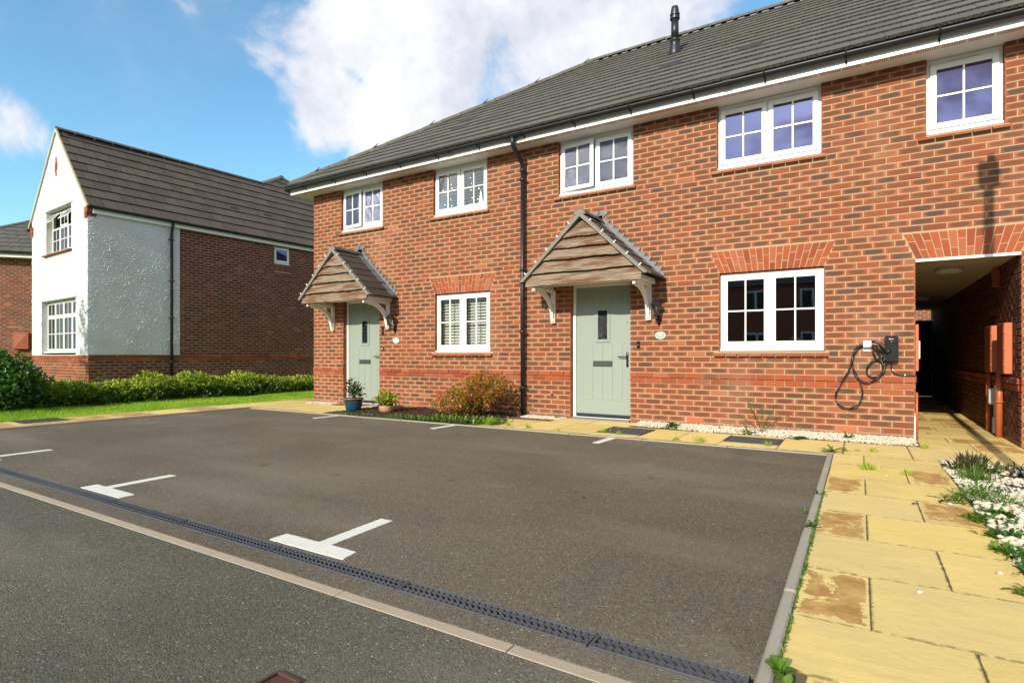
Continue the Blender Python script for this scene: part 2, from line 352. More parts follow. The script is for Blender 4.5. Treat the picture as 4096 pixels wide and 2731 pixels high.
# ---------------------------------------------------------------- mesh helpers
class MB:
    def __init__(s): s.V = []; s.F = []; s.M = []; s.uv = []; s.bc = []; s.smooth = False
    def add(s, vs, fs, m=0, uv=None, bc=None):
        o = len(s.V); s.V += [tuple(v) for v in vs]; s.F += [tuple(i+o for i in f) for f in fs]
        s.M += [m]*len(fs) if isinstance(m, int) else list(m)
        if uv is not None: s.uv += list(uv)
        if bc is not None: s.bc += [bc]*len(vs)
        return s
    def box(s, x0, x1, y0, y1, z0, z1, m=0):
        return s.add([(x0,y0,z0),(x1,y0,z0),(x1,y1,z0),(x0,y1,z0),(x0,y0,z1),(x1,y0,z1),(x1,y1,z1),(x0,y1,z1)],
              [(0,3,2,1),(4,5,6,7),(0,1,5,4),(1,2,6,5),(2,3,7,6),(3,0,4,7)], m)
    def bbox(s, x0, x1, y0, y1, z0, z1, b=.004, m=0):   # chamfered on all edges
        vs = []; 
        for (X, Y, Z) in [(x0,y0,z0),(x1,y0,z0),(x1,y1,z0),(x0,y1,z0),(x0,y0,z1),(x1,y0,z1),(x1,y1,z1),(x0,y1,z1)]:
            sx = b if X == x0 else -b; sy = b if Y == y0 else -b; sz = b if Z == z0 else -b
            vs += [(X, Y+sy, Z+sz), (X+sx, Y, Z+sz), (X+sx, Y+sy, Z)]
        q = lambda c, a: c*3+a
        F = [(q(0,2),q(3,2),q(2,2),q(1,2)),(q(4,2),q(5,2),q(6,2),q(7,2)),(q(0,1),q(1,1),q(5,1),q(4,1)),(q(2,1),q(3,1),q(7,1),q(6,1)),
             (q(1,0),q(2,0),q(6,0),q(5,0)),(q(3,0),q(0,0),q(4,0),q(7,0))]
        for a, b_, ax in [(0,1,0),(1,2,1),(2,3,0),(3,0,1),(4,5,0),(5,6,1),(6,7,0),(7,4,1),(0,4,2),(1,5,2),(2,6,2),(3,7,2)]:
            o = [k for k in range(3) if k != ax]
            F.append((q(a,o[0]),q(b_,o[0]),q(b_,o[1]),q(a,o[1])))
        for c_ in range(8): F.append((q(c_,0),q(c_,1),q(c_,2)))
        return s.add(vs, F, m)
    def prism(s, poly, a, b, axis='y', m=0):             # poly of 2D points extruded a..b along axis
        n = len(poly)
        f = {'y': lambda p, t: (p[0], t, p[1]), 'x': lambda p, t: (t, p[0], p[1]), 'z': lambda p, t: (p[0], p[1], t)}[axis]
        vs = [f(p, a) for p in poly]+[f(p, b) for p in poly]
        fs = [tuple(range(n))[::-1], tuple(range(n, 2*n))]+[(i, (i+1) % n, n+(i+1) % n, n+i) for i in range(n)]
        return s.add(vs, fs, m)
    def tube(s, path, r, seg=8, m=0, cap=True):
        P = [Vector(p) for p in path]; n = len(P); rs = r if isinstance(r, (list, tuple)) else [r]*n
        vs = []; up = Vector((0, 0, 1)); prev = None
        for i, p in enumerate(P):
            d = (P[min(i+1, n-1)]-P[max(i-1, 0)]).normalized()
            if prev is None:
                a = d.cross(up if abs(d.z) < .9 else Vector((1, 0, 0))).normalized()
            else: a = (prev-d*prev.dot(d)).normalized()
            prev = a; b = d.cross(a)
            for k in range(seg):
                t_ = 2*math.pi*k/seg; vs.append(p+a*(math.cos(t_)*rs[i])+b*(math.sin(t_)*rs[i]))
        fs = [(i*seg+k, i*seg+(k+1) % seg, (i+1)*seg+(k+1) % seg, (i+1)*seg+k) for i in range(n-1) for k in range(seg)]
        if cap: fs += [tuple(range(seg))[::-1], tuple((n-1)*seg+k for k in range(seg))]
        return s.add(vs, fs, m)
    def lathe(s, prof, cx=0, cy=0, seg=16, m=0, rot=0.):
        n = len(prof)
        vs = [(cx+r*math.cos(rot+2*math.pi*k/seg), cy+r*math.sin(rot+2*math.pi*k/seg), z) for r, z in prof for k in range(seg)]
        fs = [(i*seg+k, i*seg+(k+1) % seg, (i+1)*seg+(k+1) % seg, (i+1)*seg+k) for i in range(n-1) for k in range(seg)]
        fs += [tuple(range(seg))[::-1], tuple((n-1)*seg+k for k in range(seg))]
        return s.add(vs, fs, m)
    def mesh(s, name, mats):
        me = bpy.data.meshes.new(name); me.from_pydata(s.V, [], s.F)
        for q in ([mats] if isinstance(mats, str) else mats): me.materials.append(MT[q])
        if any(s.M): me.polygons.foreach_set('material_index', s.M)
        if s.uv:
            a = me.attributes.new('buv', 'FLOAT_VECTOR', 'POINT'); a.data.foreach_set('vector', np.array(s.uv, 'f').ravel())
        if s.bc:
            a = me.attributes.new('bcol', 'FLOAT_VECTOR', 'POINT'); a.data.foreach_set('vector', np.array(s.bc, 'f').ravel())
        if s.smooth: me.polygons.foreach_set('use_smooth', [True]*len(me.polygons))
        me.update(); return me
    def obj(s, name, mats, parent=None, **kw): return link(name, s.mesh(name, mats), parent, **kw)
def link(name, me, parent=None, **kw):
    o = bpy.data.objects.new(name, me); C.objects.link(o)
    if parent is not None: o.parent = parent
    tag(o, **kw); return o
def tag(o, label=None, cat=None, group=None, kind=None, loc=None, rot=None):
    if label: o['label'] = label
    if cat: o['category'] = cat
    if group: o['group'] = group
    if kind: o['kind'] = kind
    if loc is not None: o.location = loc
    if rot is not None: o.rotation_euler = rot
    return o
def thing(name, label, cat, loc=(0, 0, 0), group=None, rot=None): return link(name, None, None, label=label, cat=cat, group=group, loc=loc, rot=rot)
def npmesh(name, V, F, matn, attrs=None, smooth=False):
    me = bpy.data.meshes.new(name); V = np.asarray(V, 'f'); F = np.asarray(F, 'i')
    me.vertices.add(len(V)); me.vertices.foreach_set('co', V.ravel())
    k = F.shape[1]; me.loops.add(F.size); me.loops.foreach_set('vertex_index', F.ravel())
    me.polygons.add(len(F)); me.polygons.foreach_set('loop_start', np.arange(0, F.size, k, dtype='i')); me.polygons.foreach_set('loop_total', np.full(len(F), k, 'i'))
    if smooth: me.polygons.foreach_set('use_smooth', np.ones(len(F), bool))
    me.update(calc_edges=True); me.materials.append(MT[matn])
    for nm, (ty, dat) in (attrs or {}).items():
        a = me.attributes.new(nm, ty, 'POINT'); a.data.foreach_set('value' if ty == 'FLOAT' else 'vector', np.asarray(dat, 'f').ravel())
    return me
def pxsize(p, size):
    d = Vector(p)-Vector(CAM); dep = -math.sin(YAW)*d.x+math.cos(YAW)*d.y; rt = math.cos(YAW)*d.x+math.sin(YAW)*d.y
    if dep < .4 or abs(FPX*rt/dep) > 2060: return 0.
    yy = FPX*(CAM[2]-p[2])/dep+56.5
    if abs(yy) > 1375: return 0.
    return size*FPX/dep

# ---------------------------------------------------------------- bricks
def brick_geo(wd, h=.065, ch=.0035, dep=.09, jit=0.):
    a, b = wd/2, h/2; j = lambda: random.uniform(-jit, jit)
    vs = [(-a+ch,0+j(),-b+ch),(a-ch,0+j(),-b+ch),(a-ch,0+j(),b-ch),(-a+ch,0+j(),b-ch),
          (-a,ch,-b),(a,ch,-b),(a,ch,b),(-a,ch,b),(-a,dep,-b),(a,dep,-b),(a,dep,b),(-a,dep,b)]
    fs = [(0,1,2,3),(0,4,5,1),(1,5,6,2),(2,6,7,3),(3,7,4,0),(4,8,9,5),(5,9,10,6),(6,10,11,7),(7,11,8,4)]
    uv = [(v[0]/a, v[2]/b, 0) for v in vs]
    return vs, fs, uv
VAR = {}
def variant(kind, matn, wd, k):
    key = (kind, matn, round(wd, 3), k)
    if key not in VAR:
        vs, fs, uv = brick_geo(wd, jit=.0012)
        b = MB().add(vs, fs, 0, uv, (random.random(), random.random(), random.random())); VAR[key] = b.mesh(kind, matn)
    return VAR[key]
def courses(L0, L1, z0, z1, openings, pitch=.075, zref=-.02):
    """yield (u_center, width, z_center, course) of bricks filling the free intervals of each course"""
    out = []; k = round((z0-zref)/pitch)
    while zref+(k+1)*pitch <= z1+.02:
        zm = zref+k*pitch+.0375; ex = []
        for o in openings:
            a, b, c0, c1 = o[:4]; arch = o[4] if len(o) > 4 else 0
            if c0 <= zm <= c1: ex.append((a, b))
            elif arch and c1 < zm < c1+arch:
                s_ = .125*(zm-c1)/.3+.004; ex.append((a-s_, b+s_))
        ex.sort(); cur = L0; iv = []
        for a, b in ex:
            if a > cur: iv.append((cur, a))
            cur = max(cur, b)
        if cur < L1: iv.append((cur, L1))
        for a, b in iv:
            L = b-a+.01
            if L < .05: continue
            nh = max(1, round(L/.1125)); ph = L/nh; pos = 0; first = 1 if k % 2 else 2
            while pos < nh:
                st = min(first if pos == 0 else 2, nh-pos); wd = st*ph-.01
                out.append((a+pos*ph+wd/2, wd, zm, k)); pos += st
        k += 1
    return out
def lay(parent, O, U, N, bl, matf, own=300, name='brick', own_min=9, loc_parent=None):
    """bricks on a wall: the largest in view become objects, the others one joined part"""
    O, U, N = Vector(O), Vector(U), Vector(N); Y = -N
    Mx = Matrix(((U.x, Y.x, 0, 0), (U.y, Y.y, 0, 0), (U.z, Y.z, 1, 0), (0, 0, 0, 1)))
    PM = loc_parent if loc_parent is not None else Matrix.Identity(4)
    sc = []
    for i, (u, wd, z_, k) in enumerate(bl):
        p = PM @ (O+U*u+Vector((0, 0, z_))); sc.append((pxsize(p, wd), i))
    sc.sort(reverse=True); big = {i for s_, i in sc[:own] if s_ > own_min}
    rest = {}
    for i, (u, wd, z_, k) in enumerate(bl):
        mn = matf(k, z_); p = O+U*u+Vector((0, 0, z_)) + N*(random.uniform(-.0012, .0012) + (.018 if mn == 'brick_string' and k % 2 else .009 if mn == 'brick_string' else 0))
        if i in big:
            nom = .215 if wd > .17 else .1025 if wd > .08 else .06
            o = link(name, variant(name, mn, nom, random.randrange(36 if wd > .17 else 12)), parent)
            o.matrix_local = Matrix.Translation(p) @ Mx @ Matrix.Diagonal((wd/nom, 1, 1, 1))
        else:
            b = rest.setdefault(mn, MB()); vs, fs, uv = brick_geo(wd)
            b.add([p+U*v[0]+Y*v[1]+Vector((0, 0, v[2])) for v in vs], fs, 0, uv, (random.random(), random.random(), random.random()))
    for mn, b in rest.items(): b.obj('brickwork', mn, parent, kind='stuff')
def wall_cells(b, L0, L1, z0, z1, openings, face, back, axis='y', m=0):
    xs = sorted({L0, L1, *[v for o in openings for v in (o[0], o[1]) if L0 < v < L1]})
    zs = sorted({z0, z1, *[v for o in openings for v in (o[2], o[3]) if z0 < v < z1]})
    for i in range(len(xs)-1):
        zc0 = None
        for j in range(len(zs)):
            free = j < len(zs)-1 and not any(o[0] <= (xs[i]+xs[i+1])/2 <= o[1] and o[2] <= (zs[j]+zs[j+1])/2 <= o[3] for o in openings)
            if free and zc0 is None: zc0 = zs[j]
            if not free and zc0 is not None:
                if axis == 'y': b.box(xs[i], xs[i+1], face, back, zc0, zs[j], m)
                else: b.box(face, back, xs[i], xs[i+1], zc0, zs[j], m)
                zc0 = None

# =================================================================== GROUND
g_ = MB(); g_.add([(-500,-500,-.10),(500,-500,-.10),(500,700,-.10),(-500,700,-.10)], [(0,1,2,3)]).obj('ground', 'far_ground', kind='structure')
# =================================================================== TERRACED HOUSE
XL, XR, D = -6.93, 6.6, 8.8
EZ = 4.315
house = thing('terraced_house', 'long red brick terrace with two sage green doors, gabled canopies and a covered passage', 'house', (0, 0, 0))
UP = [(-6.09,-4.95), (-3.69,-2.52), (-1.167,.041), (1.218,2.442), (3.487,4.16)]
LO = [(-3.653,-2.461), (1.246,2.47)]
D33 = (-6.03,-5.03); D35 = (-.96,0.)
PS = (3.386, 4.295)
OP = [(a, b, 3.46, 4.5) for a, b in UP] + [(a, b, 1.03, 2.07, .3) for a, b in LO] + [(D33[0], D33[1], -1, 2.075), (D35[0], D35[1], -1, 2.075), (PS[0], PS[1], -1, 2.05, .3)]
e = .008
OPm = [(o[0]-e, o[1]+e, o[2]-e, o[3]+e) for o in OP[:-1]] + [(PS[0]-e, PS[1]+e, -1, 2.05)]
RC = .0035
wf = MB(); wall_cells(wf, XL+e, XR-e, -.3, EZ+.15, OPm, RC, .30)
front = wf.obj('wall', 'mortar', house)
SILLS = [(a-.085, b+.055, 3.39) for a, b in UP] + [(a-.075, b+.055, .96) for a, b in LO]
OPs = OP + [(a, b, z0, z0+.07) for a, b, z0 in SILLS]
bl = courses(XL, XR, -.02, EZ, OPs)
AB = [(-4.119,.092), (.919,.092), (2.706,.085)]
bl = [b for b in bl if not any(abs(b[0]-x_) < .20 and abs(b[2]-z_-.0) < .03 and abs(b[0]-x_) < (.1075+b[1]/2)*.35+.06 for x_, z_ in AB)]
def mfront(k, z_): return 'brick_string' if .58 < z_ < .73 else 'brick'
lay(front, (0, 0, 0), (1, 0, 0), (0, -1, 0), bl, mfront)
# air bricks
for x_, z_ in AB:
    b = MB(); z0 = -.02+.075*round((z_+.02-.0375)/.075)+.005
    b.box(x_-.107, x_+.107, .018, .03, z0, z0+.065)
    for zz in np.linspace(z0, z0+.060, 6): b.box(x_-.107, x_+.107, -.004, .02, zz, zz+.005)
    for xx in np.linspace(x_-.107, x_+.1, 9): b.box(xx, xx+.006, -.003, .02, z0, z0+.064)
    b.obj('air_brick', 'air_brick', house)
# other walls of the terrace
b = MB(); b.box(XL+e, XL+.3, .30, D-.3, -.3, EZ+.15)
wst = b.obj('wall', 'mortar', house)
lay(wst, (XL, 0, 0), (0, -1, 0), (-1, 0, 0), courses(-D+.01, -.10, -.02, EZ, []), mfront, own=0)
PO = (PS[0], PS[1], -1, 2.1)
b = MB(); wall_cells(b, XL+e, XR-e, -.3, EZ+.15, [PO], D-.3, D-e); b.obj('wall', 'mortar', house)
MB().box(XR-.3, XR-e, .30, D-.3, -.3, EZ+.15).obj('wall', 'mortar', house)
# passage walls (each with its bricks)
b = MB(); b.box(PS[0]-.10, PS[0]-e, .30, D-.3, -.3, 2.35); b.box(PS[0]-.108, PS[0]-e, .012, .30, -.3, 2.05); pl_ = b.obj('passage_wall', 'mortar', house)
lay(pl_, (PS[0], 0, 0), (0, 1, 0), (1, 0, 0), courses(.0955, D, -.02, 2.06, []), mfront, own=0)
b = MB(); b.box(PS[1]+e, PS[1]+.10, .30, D-.3, -.3, 2.35); b.box(PS[1]+e, PS[1]+.108, .012, .30, -.3, 2.05); pr_ = b.obj('passage_wall', 'mortar_passage_shaded', house)
def mpass(k, z_): return 'brick_string' if .58 < z_ < .73 else 'brick_passage_shaded'
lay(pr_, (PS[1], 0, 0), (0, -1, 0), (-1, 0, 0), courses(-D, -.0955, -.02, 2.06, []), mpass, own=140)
MB().box(PS[0]-.1, PS[1]+.1, .012, D-.01, 2.058, 2.2).obj('passage_ceiling', 'ceiling_paint', house)
MB().box(PS[0]+.002, PS[1]-.002, -.004, .012, 2.036, 2.066).obj('lintel', 'white_upvc', house)
for y_ in (.95, 5.0):
    b = MB(); b.smooth = False; b.lathe([(.135, 2.058), (.145, 2.045), (.145, 2.02), (.125, 2.0), (.05, 1.99)], 3.79, y_, 24)
    b.obj('passage_light', 'pale_plastic', None, label=('round white bulkhead light on the passage ceiling nearest its mouth' if y_ < 2 else 'round bulkhead light deeper inside the dark passage ceiling'), cat='light', group='passage ceiling lights')
# rooms behind the windows
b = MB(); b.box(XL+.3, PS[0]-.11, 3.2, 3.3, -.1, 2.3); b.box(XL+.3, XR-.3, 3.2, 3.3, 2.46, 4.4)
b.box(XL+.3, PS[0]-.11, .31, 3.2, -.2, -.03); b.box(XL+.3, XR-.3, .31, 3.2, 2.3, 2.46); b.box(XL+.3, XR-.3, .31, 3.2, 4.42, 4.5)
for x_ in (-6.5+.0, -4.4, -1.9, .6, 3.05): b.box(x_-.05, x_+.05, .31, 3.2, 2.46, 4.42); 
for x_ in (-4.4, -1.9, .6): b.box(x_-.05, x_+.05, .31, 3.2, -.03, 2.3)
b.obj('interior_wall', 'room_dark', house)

# jack arches
def jack_arch(x0, x1, z0, h=.3, sp=.125, n=None, parent=None, rightcap=True):
    n = n or round((x1-x0+sp)/.075)
    bx = lambda i, f: (x0+(x1-x0)*i/n) + f*(-sp+2*sp*i/n)
    backer = MB(); backer.prism([(bx(0,0), z0), (bx(n,0), z0), (bx(n,1), z0+h), (bx(0,1), z0+h)], RC-.0008, .03); 
    ao = backer.obj('arch', 'mortar', parent)
    for i in range(n):
        cuts = [0, .345, 1] if i % 2 else [0, .67, 1]
        for c0, c1 in zip(cuts[:-1], cuts[1:]):
            g0 = .0045; zz0 = z0+h*c0+(.005 if c0 else .0); zz1 = z0+h*c1-(.005 if c1 < 1 else .008)
            q = [(bx(i, c0)+g0, zz0), (bx(i+1, c0)-g0, zz0), (bx(i+1, c1)-g0, zz1), (bx(i, c1)+g0, zz1)]
            bb = MB(); dd = random.uniform(-.002, .002)
            bb.prism(q, dd, .09); 
            cxm = sum(p[0] for p in q)/4; czm = (zz0+zz1)/2
            bb.uv = [((v[0]-cxm)/.035, (v[2]-czm)/((zz1-zz0)/2), 0) for v in bb.V]; bb.bc = [(random.random(), random.random()*.8, random.random())]*8
            bb.obj('arch_brick', 'brick_arch', ao)
jack_arch(*LO[0], 2.07, parent=house); jack_arch(*LO[1], 2.07, parent=house); jack_arch(PS[0]+.006, PS[1]-.004+.0, 2.068, parent=house)
# tiled brick sills
for a, b_, z0 in SILLS:
    sb = MB(); sb.box(a+.01, b_-.01, .0, .09, z0+.006, z0+.055); so = sb.obj('sill', 'mortar', house)
    n = max(3, round((b_-a)/.155)); st = (b_-a)/n
    for i in range(n):
        x0, x1 = a+i*st+.004, a+(i+1)*st-.004
        q = MB(); pf = [(-.055, z0+.004), (-.055, z0+.030), (.085, z0+.066), (.085, z0+.040)]
        if True:
            q.prism(pf, x0, x1, 'x'); q.uv = [((v[0]-x0)/(x1-x0)*2-1, 0, 0) for v in q.V]; q.bc = [(0.1, .2, random.random())]*len(q.V)
        q.obj('sill_tile', 'brick_arch', so)

# ---------------- windows
def window(x0, x1, z0, z1, cols, open_left=0., glass='glass', yf=.055, parent=house, upper=False, bars=True):
    F = MB(); fw = .045; zb = z0+.03
    F.bbox(x0+.003, x0+fw, yf, yf+.07, zb, z1, .003); F.bbox(x1-fw, x1-.003, yf, yf+.07, zb, z1, .003)
    F.bbox(x0+fw, x1-fw, yf+.0005, yf+.0695, z1-(.075 if upper else .05), z1-.002, .003); F.bbox(x0+fw, x1-fw, yf+.0005, yf+.0695, zb, zb+.045, .003)
    if cols == 2: xm = (x0+x1)/2; F.bbox(xm-.022, xm+.022, yf+.001, yf+.069, zb+.045, z1-.075 if upper else z1-.05, .003)
    if upper: F.box(x0+.2, x1-.2, yf-.012, yf-.0005, z1-.045, z1-.03)
    fo = F.obj('window', 'white_upvc', parent)
    MB().bbox(x0+.002, x1-.002, yf-.045, yf+.05, z0, z0+.028, .004).obj('window_sill', 'white_upvc', fo)
    zt = z1-(.068 if upper else .043)
    segs = [(x0+fw-.012, (x0+x1)/2-.008), ((x0+x1)/2+.008, x1-fw+.012)] if cols == 2 else [(x0+fw-.012, x1-fw+.012)]
    for i, (a, b) in enumerate(segs):
        z_a, z_b = zb+.035, zt+.004; sw = .062; y0 = yf-.022; y1 = yf-.0015
        q = MB(); wd = b-a
        q.bbox(0, sw, y0-yf, y1-yf, z_a, z_b, .005); q.bbox(wd-sw, wd, y0-yf, y1-yf, z_a, z_b, .005)
        q.bbox(sw-.001, wd-sw+.001, y0-yf+.0006, y1-yf-.0006, z_b-sw, z_b-.0006, .005); q.bbox(sw-.001, wd-sw+.001, y0-yf+.0006, y1-yf-.0006, z_a+.0006, z_a+sw, .005)
        rot = (0, 0, -open_left if i == 0 else 0)
        so = q.obj('casement', 'white_upvc', fo, loc=(a, yf, 0), rot=rot)
        gl = MB(); gx0, gx1 = sw, wd-sw; gz0, gz1 = z_a+sw, z_b-sw; zm = (gz0+gz1)/2; xm = wd/2
        yb = -.018
        gb = MB(); gb.box(xm-.009, xm+.009, yb, yb+.012, gz0, gz1); gb.box(gx0, xm-.009, yb+.0005, yb+.0115, zm-.009, zm+.009); gb.box(xm+.009, gx1, yb+.0005, yb+.0115, zm-.009, zm+.009)
        gb.V = [(v[0]+a if not open_left or i else v[0]+a, v[1]+yf, v[2]) for v in gb.V]
        bar = gb.obj('glazing_bar', 'white_upvc', fo) if bars else None
        gl.box(gx0, gx1, -.006, -.001, gz0, gz1); gl.V = [(v[0]+a, v[1]+yf, v[2]) for v in gl.V]
        po = gl.obj('pane', glass, fo)
        if open_left and i == 0 and bar:
            mm = Matrix.Translation((a, yf, 0)) @ Matrix.Rotation(-open_left, 4, 'Z') @ Matrix.Translation((-a, -yf, 0))
            bar.matrix_local = mm; po.matrix_local = mm
    return fo
window(*UP[0], 3.46, EZ-.001, 2, .06, 'glass_frosted', upper=True)
window(*UP[1], 3.46, EZ-.001, 2, 0, 'glass_clear', upper=True)
window(*UP[2], 3.46, EZ-.001, 2, .09, 'glass_frosted', upper=True)
window(*UP[3], 3.46, EZ-.001, 2, 0, 'glass_coated', upper=True)
window(*UP[4], 3.46, EZ-.001, 1, 0, 'glass_coated', upper=True)
window(*LO[0], 1.03, 2.064, 2, 0, 'glass_clear')
window(*LO[1], 1.03, 2.064, 2, 0, 'glass')
def blind(x0, x1, z0, z1, y, n, label, mt='blind', tilt=.95, wdt=.05):
    t_ = thing('venetian_blind', label, 'blind', (0, 0, 0), 'venetian blinds in the left hand house')
    MB().box(x0, x1, y-.02, y+.02, z1-.03, z1).obj('head_rail', mt, t_)
    me = None
    for i in range(n):
        if me is None:
            b = MB(); c_, s_ = math.cos(tilt)*wdt/2, math.sin(tilt)*wdt/2
            b.add([(x0,-c_,-s_),(x1,-c_,-s_),(x1,c_,s_),(x0,c_,s_),(x0,-c_,-s_+.003),(x1,-c_,-s_+.003),(x1,c_,s_+.003),(x0,c_,s_+.003)],
                  [(0,3,2,1),(4,5,6,7),(0,1,5,4),(1,2,6,5),(2,3,7,6),(3,0,4,7)]); me = b.mesh('slat', mt)
        link('slat', me, t_, loc=(0, y, z0+(z1-.05-z0)*(i+.5)/n))
    b = MB()
    for xx in (x0+(x1-x0)*.2, x0+(x1-x0)*.8): b.tube([(xx, y-.026, z0), (xx, y-.026, z1)], .002, 4)
    b.obj('cord', mt, t_)
blind(-3.60,-3.08, 1.08, 2.02, .17, 17, 'pale venetian blind behind the left casement of the ground floor window of number 33')
blind(-3.04,-2.50, 1.08, 2.02, .17, 17, 'pale venetian blind behind the right casement of the ground floor window of number 33')
blind(-3.64,-3.12, 3.50, 4.26, .22, 12, 'half open blind in the left casement of the first floor window with hanging stickers', tilt=.3)
blind(-3.08,-2.56, 3.50, 4.26, .22, 12, 'half open blind in the right casement of the first floor window with hanging stickers', tilt=.3)
# window stickers (round dots and a small pine on the right pane)
b = MB()
for (xx, zz, r_) in [(-3.50,3.92,.02),(-3.44,3.88,.026),(-3.40,3.84,.018),(-3.32,4.0,.02),(-3.30,3.93,.02),(-3.46,3.66,.02),(-3.33,3.74,.018),(-3.31,3.62,.022),(-3.40,3.58,.016),(-3.36,3.88,.02),
                     (-2.9,4.05,.018),(-2.88,3.95,.014),(-2.89,3.84,.02),(-2.72,3.84,.024),(-2.69,3.76,.014),(-2.86,3.70,.018),(-2.74,3.66,.02),(-2.9,3.60,.016)]:
    r_ *= .62; b.lathe([(r_, 0), (r_, .001)], 0, 0, 10); n_ = 20
    b.V[-n_:] = [(v[0]+xx, .044+v[2], v[1]+zz) for v in b.V[-n_:]]
for k_ in range(4): b.prism([(-2.68-.05+.01*k_, 3.60+.045*k_), (-2.68+.05-.01*k_, 3.60+.045*k_), (-2.68, 3.68+.045*k_)], .0440-.0003*k_, .0446-.0003*k_)
b.obj('window_sticker', 'white_upvc', None, label='cluster of white dot and tree stickers on the first floor panes of number 33', cat='sticker')
b = MB()
for i in range(22):
    x0 = -6.04+i*.048; b.add([(x0, .25+.02*(i % 2), 3.48), (x0+.05, .25+.02*((i+1) % 2), 3.48), (x0+.05, .25+.02*((i+1) % 2), 4.25), (x0, .25+.02*(i % 2), 4.25)], [(0,1,2,3)])
b.obj('curtain', 'curtain', None, label='pale net curtain behind the frosted first floor window above the left door', cat='curtain')
# kitchen tap behind the right ground floor window
b = MB(); b.smooth = True
b.tube([(2.02, .34, 1.03)]+[(2.02+.09*(1-math.cos(a_)), .34, 1.12+.09*math.sin(a_)+.0) for a_ in np.linspace(0, math.pi, 9)]+[(2.20, .34, 1.07)], .008, 8)
b.obj('kitchen_tap', 'chrome', None, label='arched chrome tap seen through the right pane of the kitchen window', cat='tap')
MB().box(1.1, 2.7, .31, .85, .95, 1.03).obj('worktop', 'room_dark', house)

# ---------------- doors
def door(x0, x1, narrow=False, parent=house):
    yf = .085; F = MB(); fw = .05
    F.bbox(x0+.002, x0+fw, yf, yf+.07, .0, 2.065, .004); F.bbox(x1-fw*.6, x1-.002, yf, yf+.07, .0, 2.065, .004)
    F.bbox(x0+fw, x1-fw*.6, yf+.0006, yf+.069, 2.015, 2.064, .004); F.bbox(x0+.004, x1-.004, yf-.012, yf-.0006, 2.035, 2.068, .003)
    F.box(x0+fw, x1-fw*.6, yf+.001, yf+.07, .0, .03)
    fo = F.obj('door_frame', 'white_upvc', parent)
    L0, L1 = x0+fw+.004, x1-fw*.6-.004; yl = yf+.018; cx_ = (L0+L1)/2; wd = L1-L0
    gx0, gx1, gz0, gz1 = cx_-.085, cx_+.085, 1.205, 1.665
    q = MB(); wall_cells(q, L0, L1, .085, 2.01, [(gx0, gx1, gz0, gz1)], yl, yl+.044)
    # moulded boards: slightly proud strips with grooves between, and a rail outline low down
    xs = np.linspace(L0+.12, L1-.12, 5)
    for i in range(4):
        for (za, zb_) in ((.30, 1.13), (1.74, 1.93)): q.bbox(xs[i]+.0035, xs[i+1]-.0035, yl-.0035, yl+.001, za, zb_, .003)
    do = q.obj('door', 'door_sage', parent)
    q = MB()
    for (a, b, c0, c1) in [(gx0-.035, gx0+.012, gz0-.035, gz1+.035), (gx1-.012, gx1+.035, gz0-.035, gz1+.035)]: q.bbox(a, b, yl-.014, yl-.0002, c0, c1, .005)
    q.bbox(gx0+.012, gx1-.012, yl-.0135, yl-.0002, gz1-.012, gz1+.034, .005); q.bbox(gx0+.012, gx1-.012, yl-.0135, yl-.0002, gz0-.034, gz0+.012, .005)
    q.obj('pane_surround', 'door_sage', do)
    MB().box(gx0, gx1, yl+.012, yl+.018, gz0, gz1).obj('pane', 'glass_door', do)
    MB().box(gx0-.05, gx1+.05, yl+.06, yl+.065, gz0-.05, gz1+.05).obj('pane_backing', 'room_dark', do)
    q = MB(); q.bbox(cx_-.155, cx_+.155, yl-.012, yl-.0002, .805, .89, .004); q.bbox(cx_-.145, cx_+.145, yl-.018, yl-.0125, .815, .872, .003); q.obj('letterbox', 'grey_metal', do)
    hx = L1-.045
    q = MB(); q.smooth = True; q.bbox(hx-.017, hx+.017, yl-.012, yl-.0002, .80, 1.02, .005)
    q.tube([(hx, yl-.01, .955), (hx, yl-.05, .955), (hx-.02, yl-.056, .955), (hx-.13, yl-.054, .953)], [.011, .009, .0095, .008], 8); q.obj('handle', 'black_plastic', do)
    q = MB(); q.bbox(hx-.008, hx+.008, yl-.018, yl-.0122, .855, .872, .003); q.obj('lock', 'chrome', do)
    q = MB(); q.tube([(L1-.045, yl-.006, 1.46), (L1-.045, yl+.002, 1.46)], .008, 10); q.obj('peephole', 'chrome', do)
    MB().bbox(L0, L1, yl-.01, yl+.02, .048, .083, .006).obj('weather_bar', 'threshold', do)
    MB().bbox(x0+.01, x1-.01, -.03, .075, -.012, .024, .004).obj('door_step', 'step_stone', parent)
door(*D35); door(*D33)

# ---------------- eaves, roof
YE, XE, ZE = -.395, -7.30, 4.47; TAN = .706; YR = 4.40; ZR = ZE+TAN*(YR-YE)
TH = math.atan(TAN)
b = MB(); b.box(XL-.30, XR, -.30, -.001, EZ, EZ+.012); b.box(XL-.30, XL-.001, .0, D+.3, EZ, EZ+.012); b.obj('soffit', 'white_upvc', house)
for a_, b_ in UP: MB().box(a_-.003, b_+.003, -.0005, .14, EZ+.0005, EZ+.0125).obj('soffit_return', 'white_upvc', house)
b = MB(); b.bbox(XL-.325, XR, -.325, -.302, EZ-.012, EZ+.155, .003); b.bbox(XL-.325, XL-.302, -.3, D+.3, EZ-.012, EZ+.155, .003); b.obj('fascia', 'white_upvc', house)
b = MB()
for xx in np.arange(XL-.2, XR-.1, .021):
    if int((xx+20)/.021) % 11 in (0,): continue
    for yy in (-.270, -.238): b.box(xx, xx+.011, yy, yy+.024, EZ-.0012, EZ-.0002)
b.obj('vent_slots', 'brown_plastic', house, kind='stuff')
for xx in (-3.35, 2.86): MB().box(xx, xx+.045, -.301, -.002, EZ-.004, EZ-.0002).obj('soffit_joint', 'white_upvc', house)
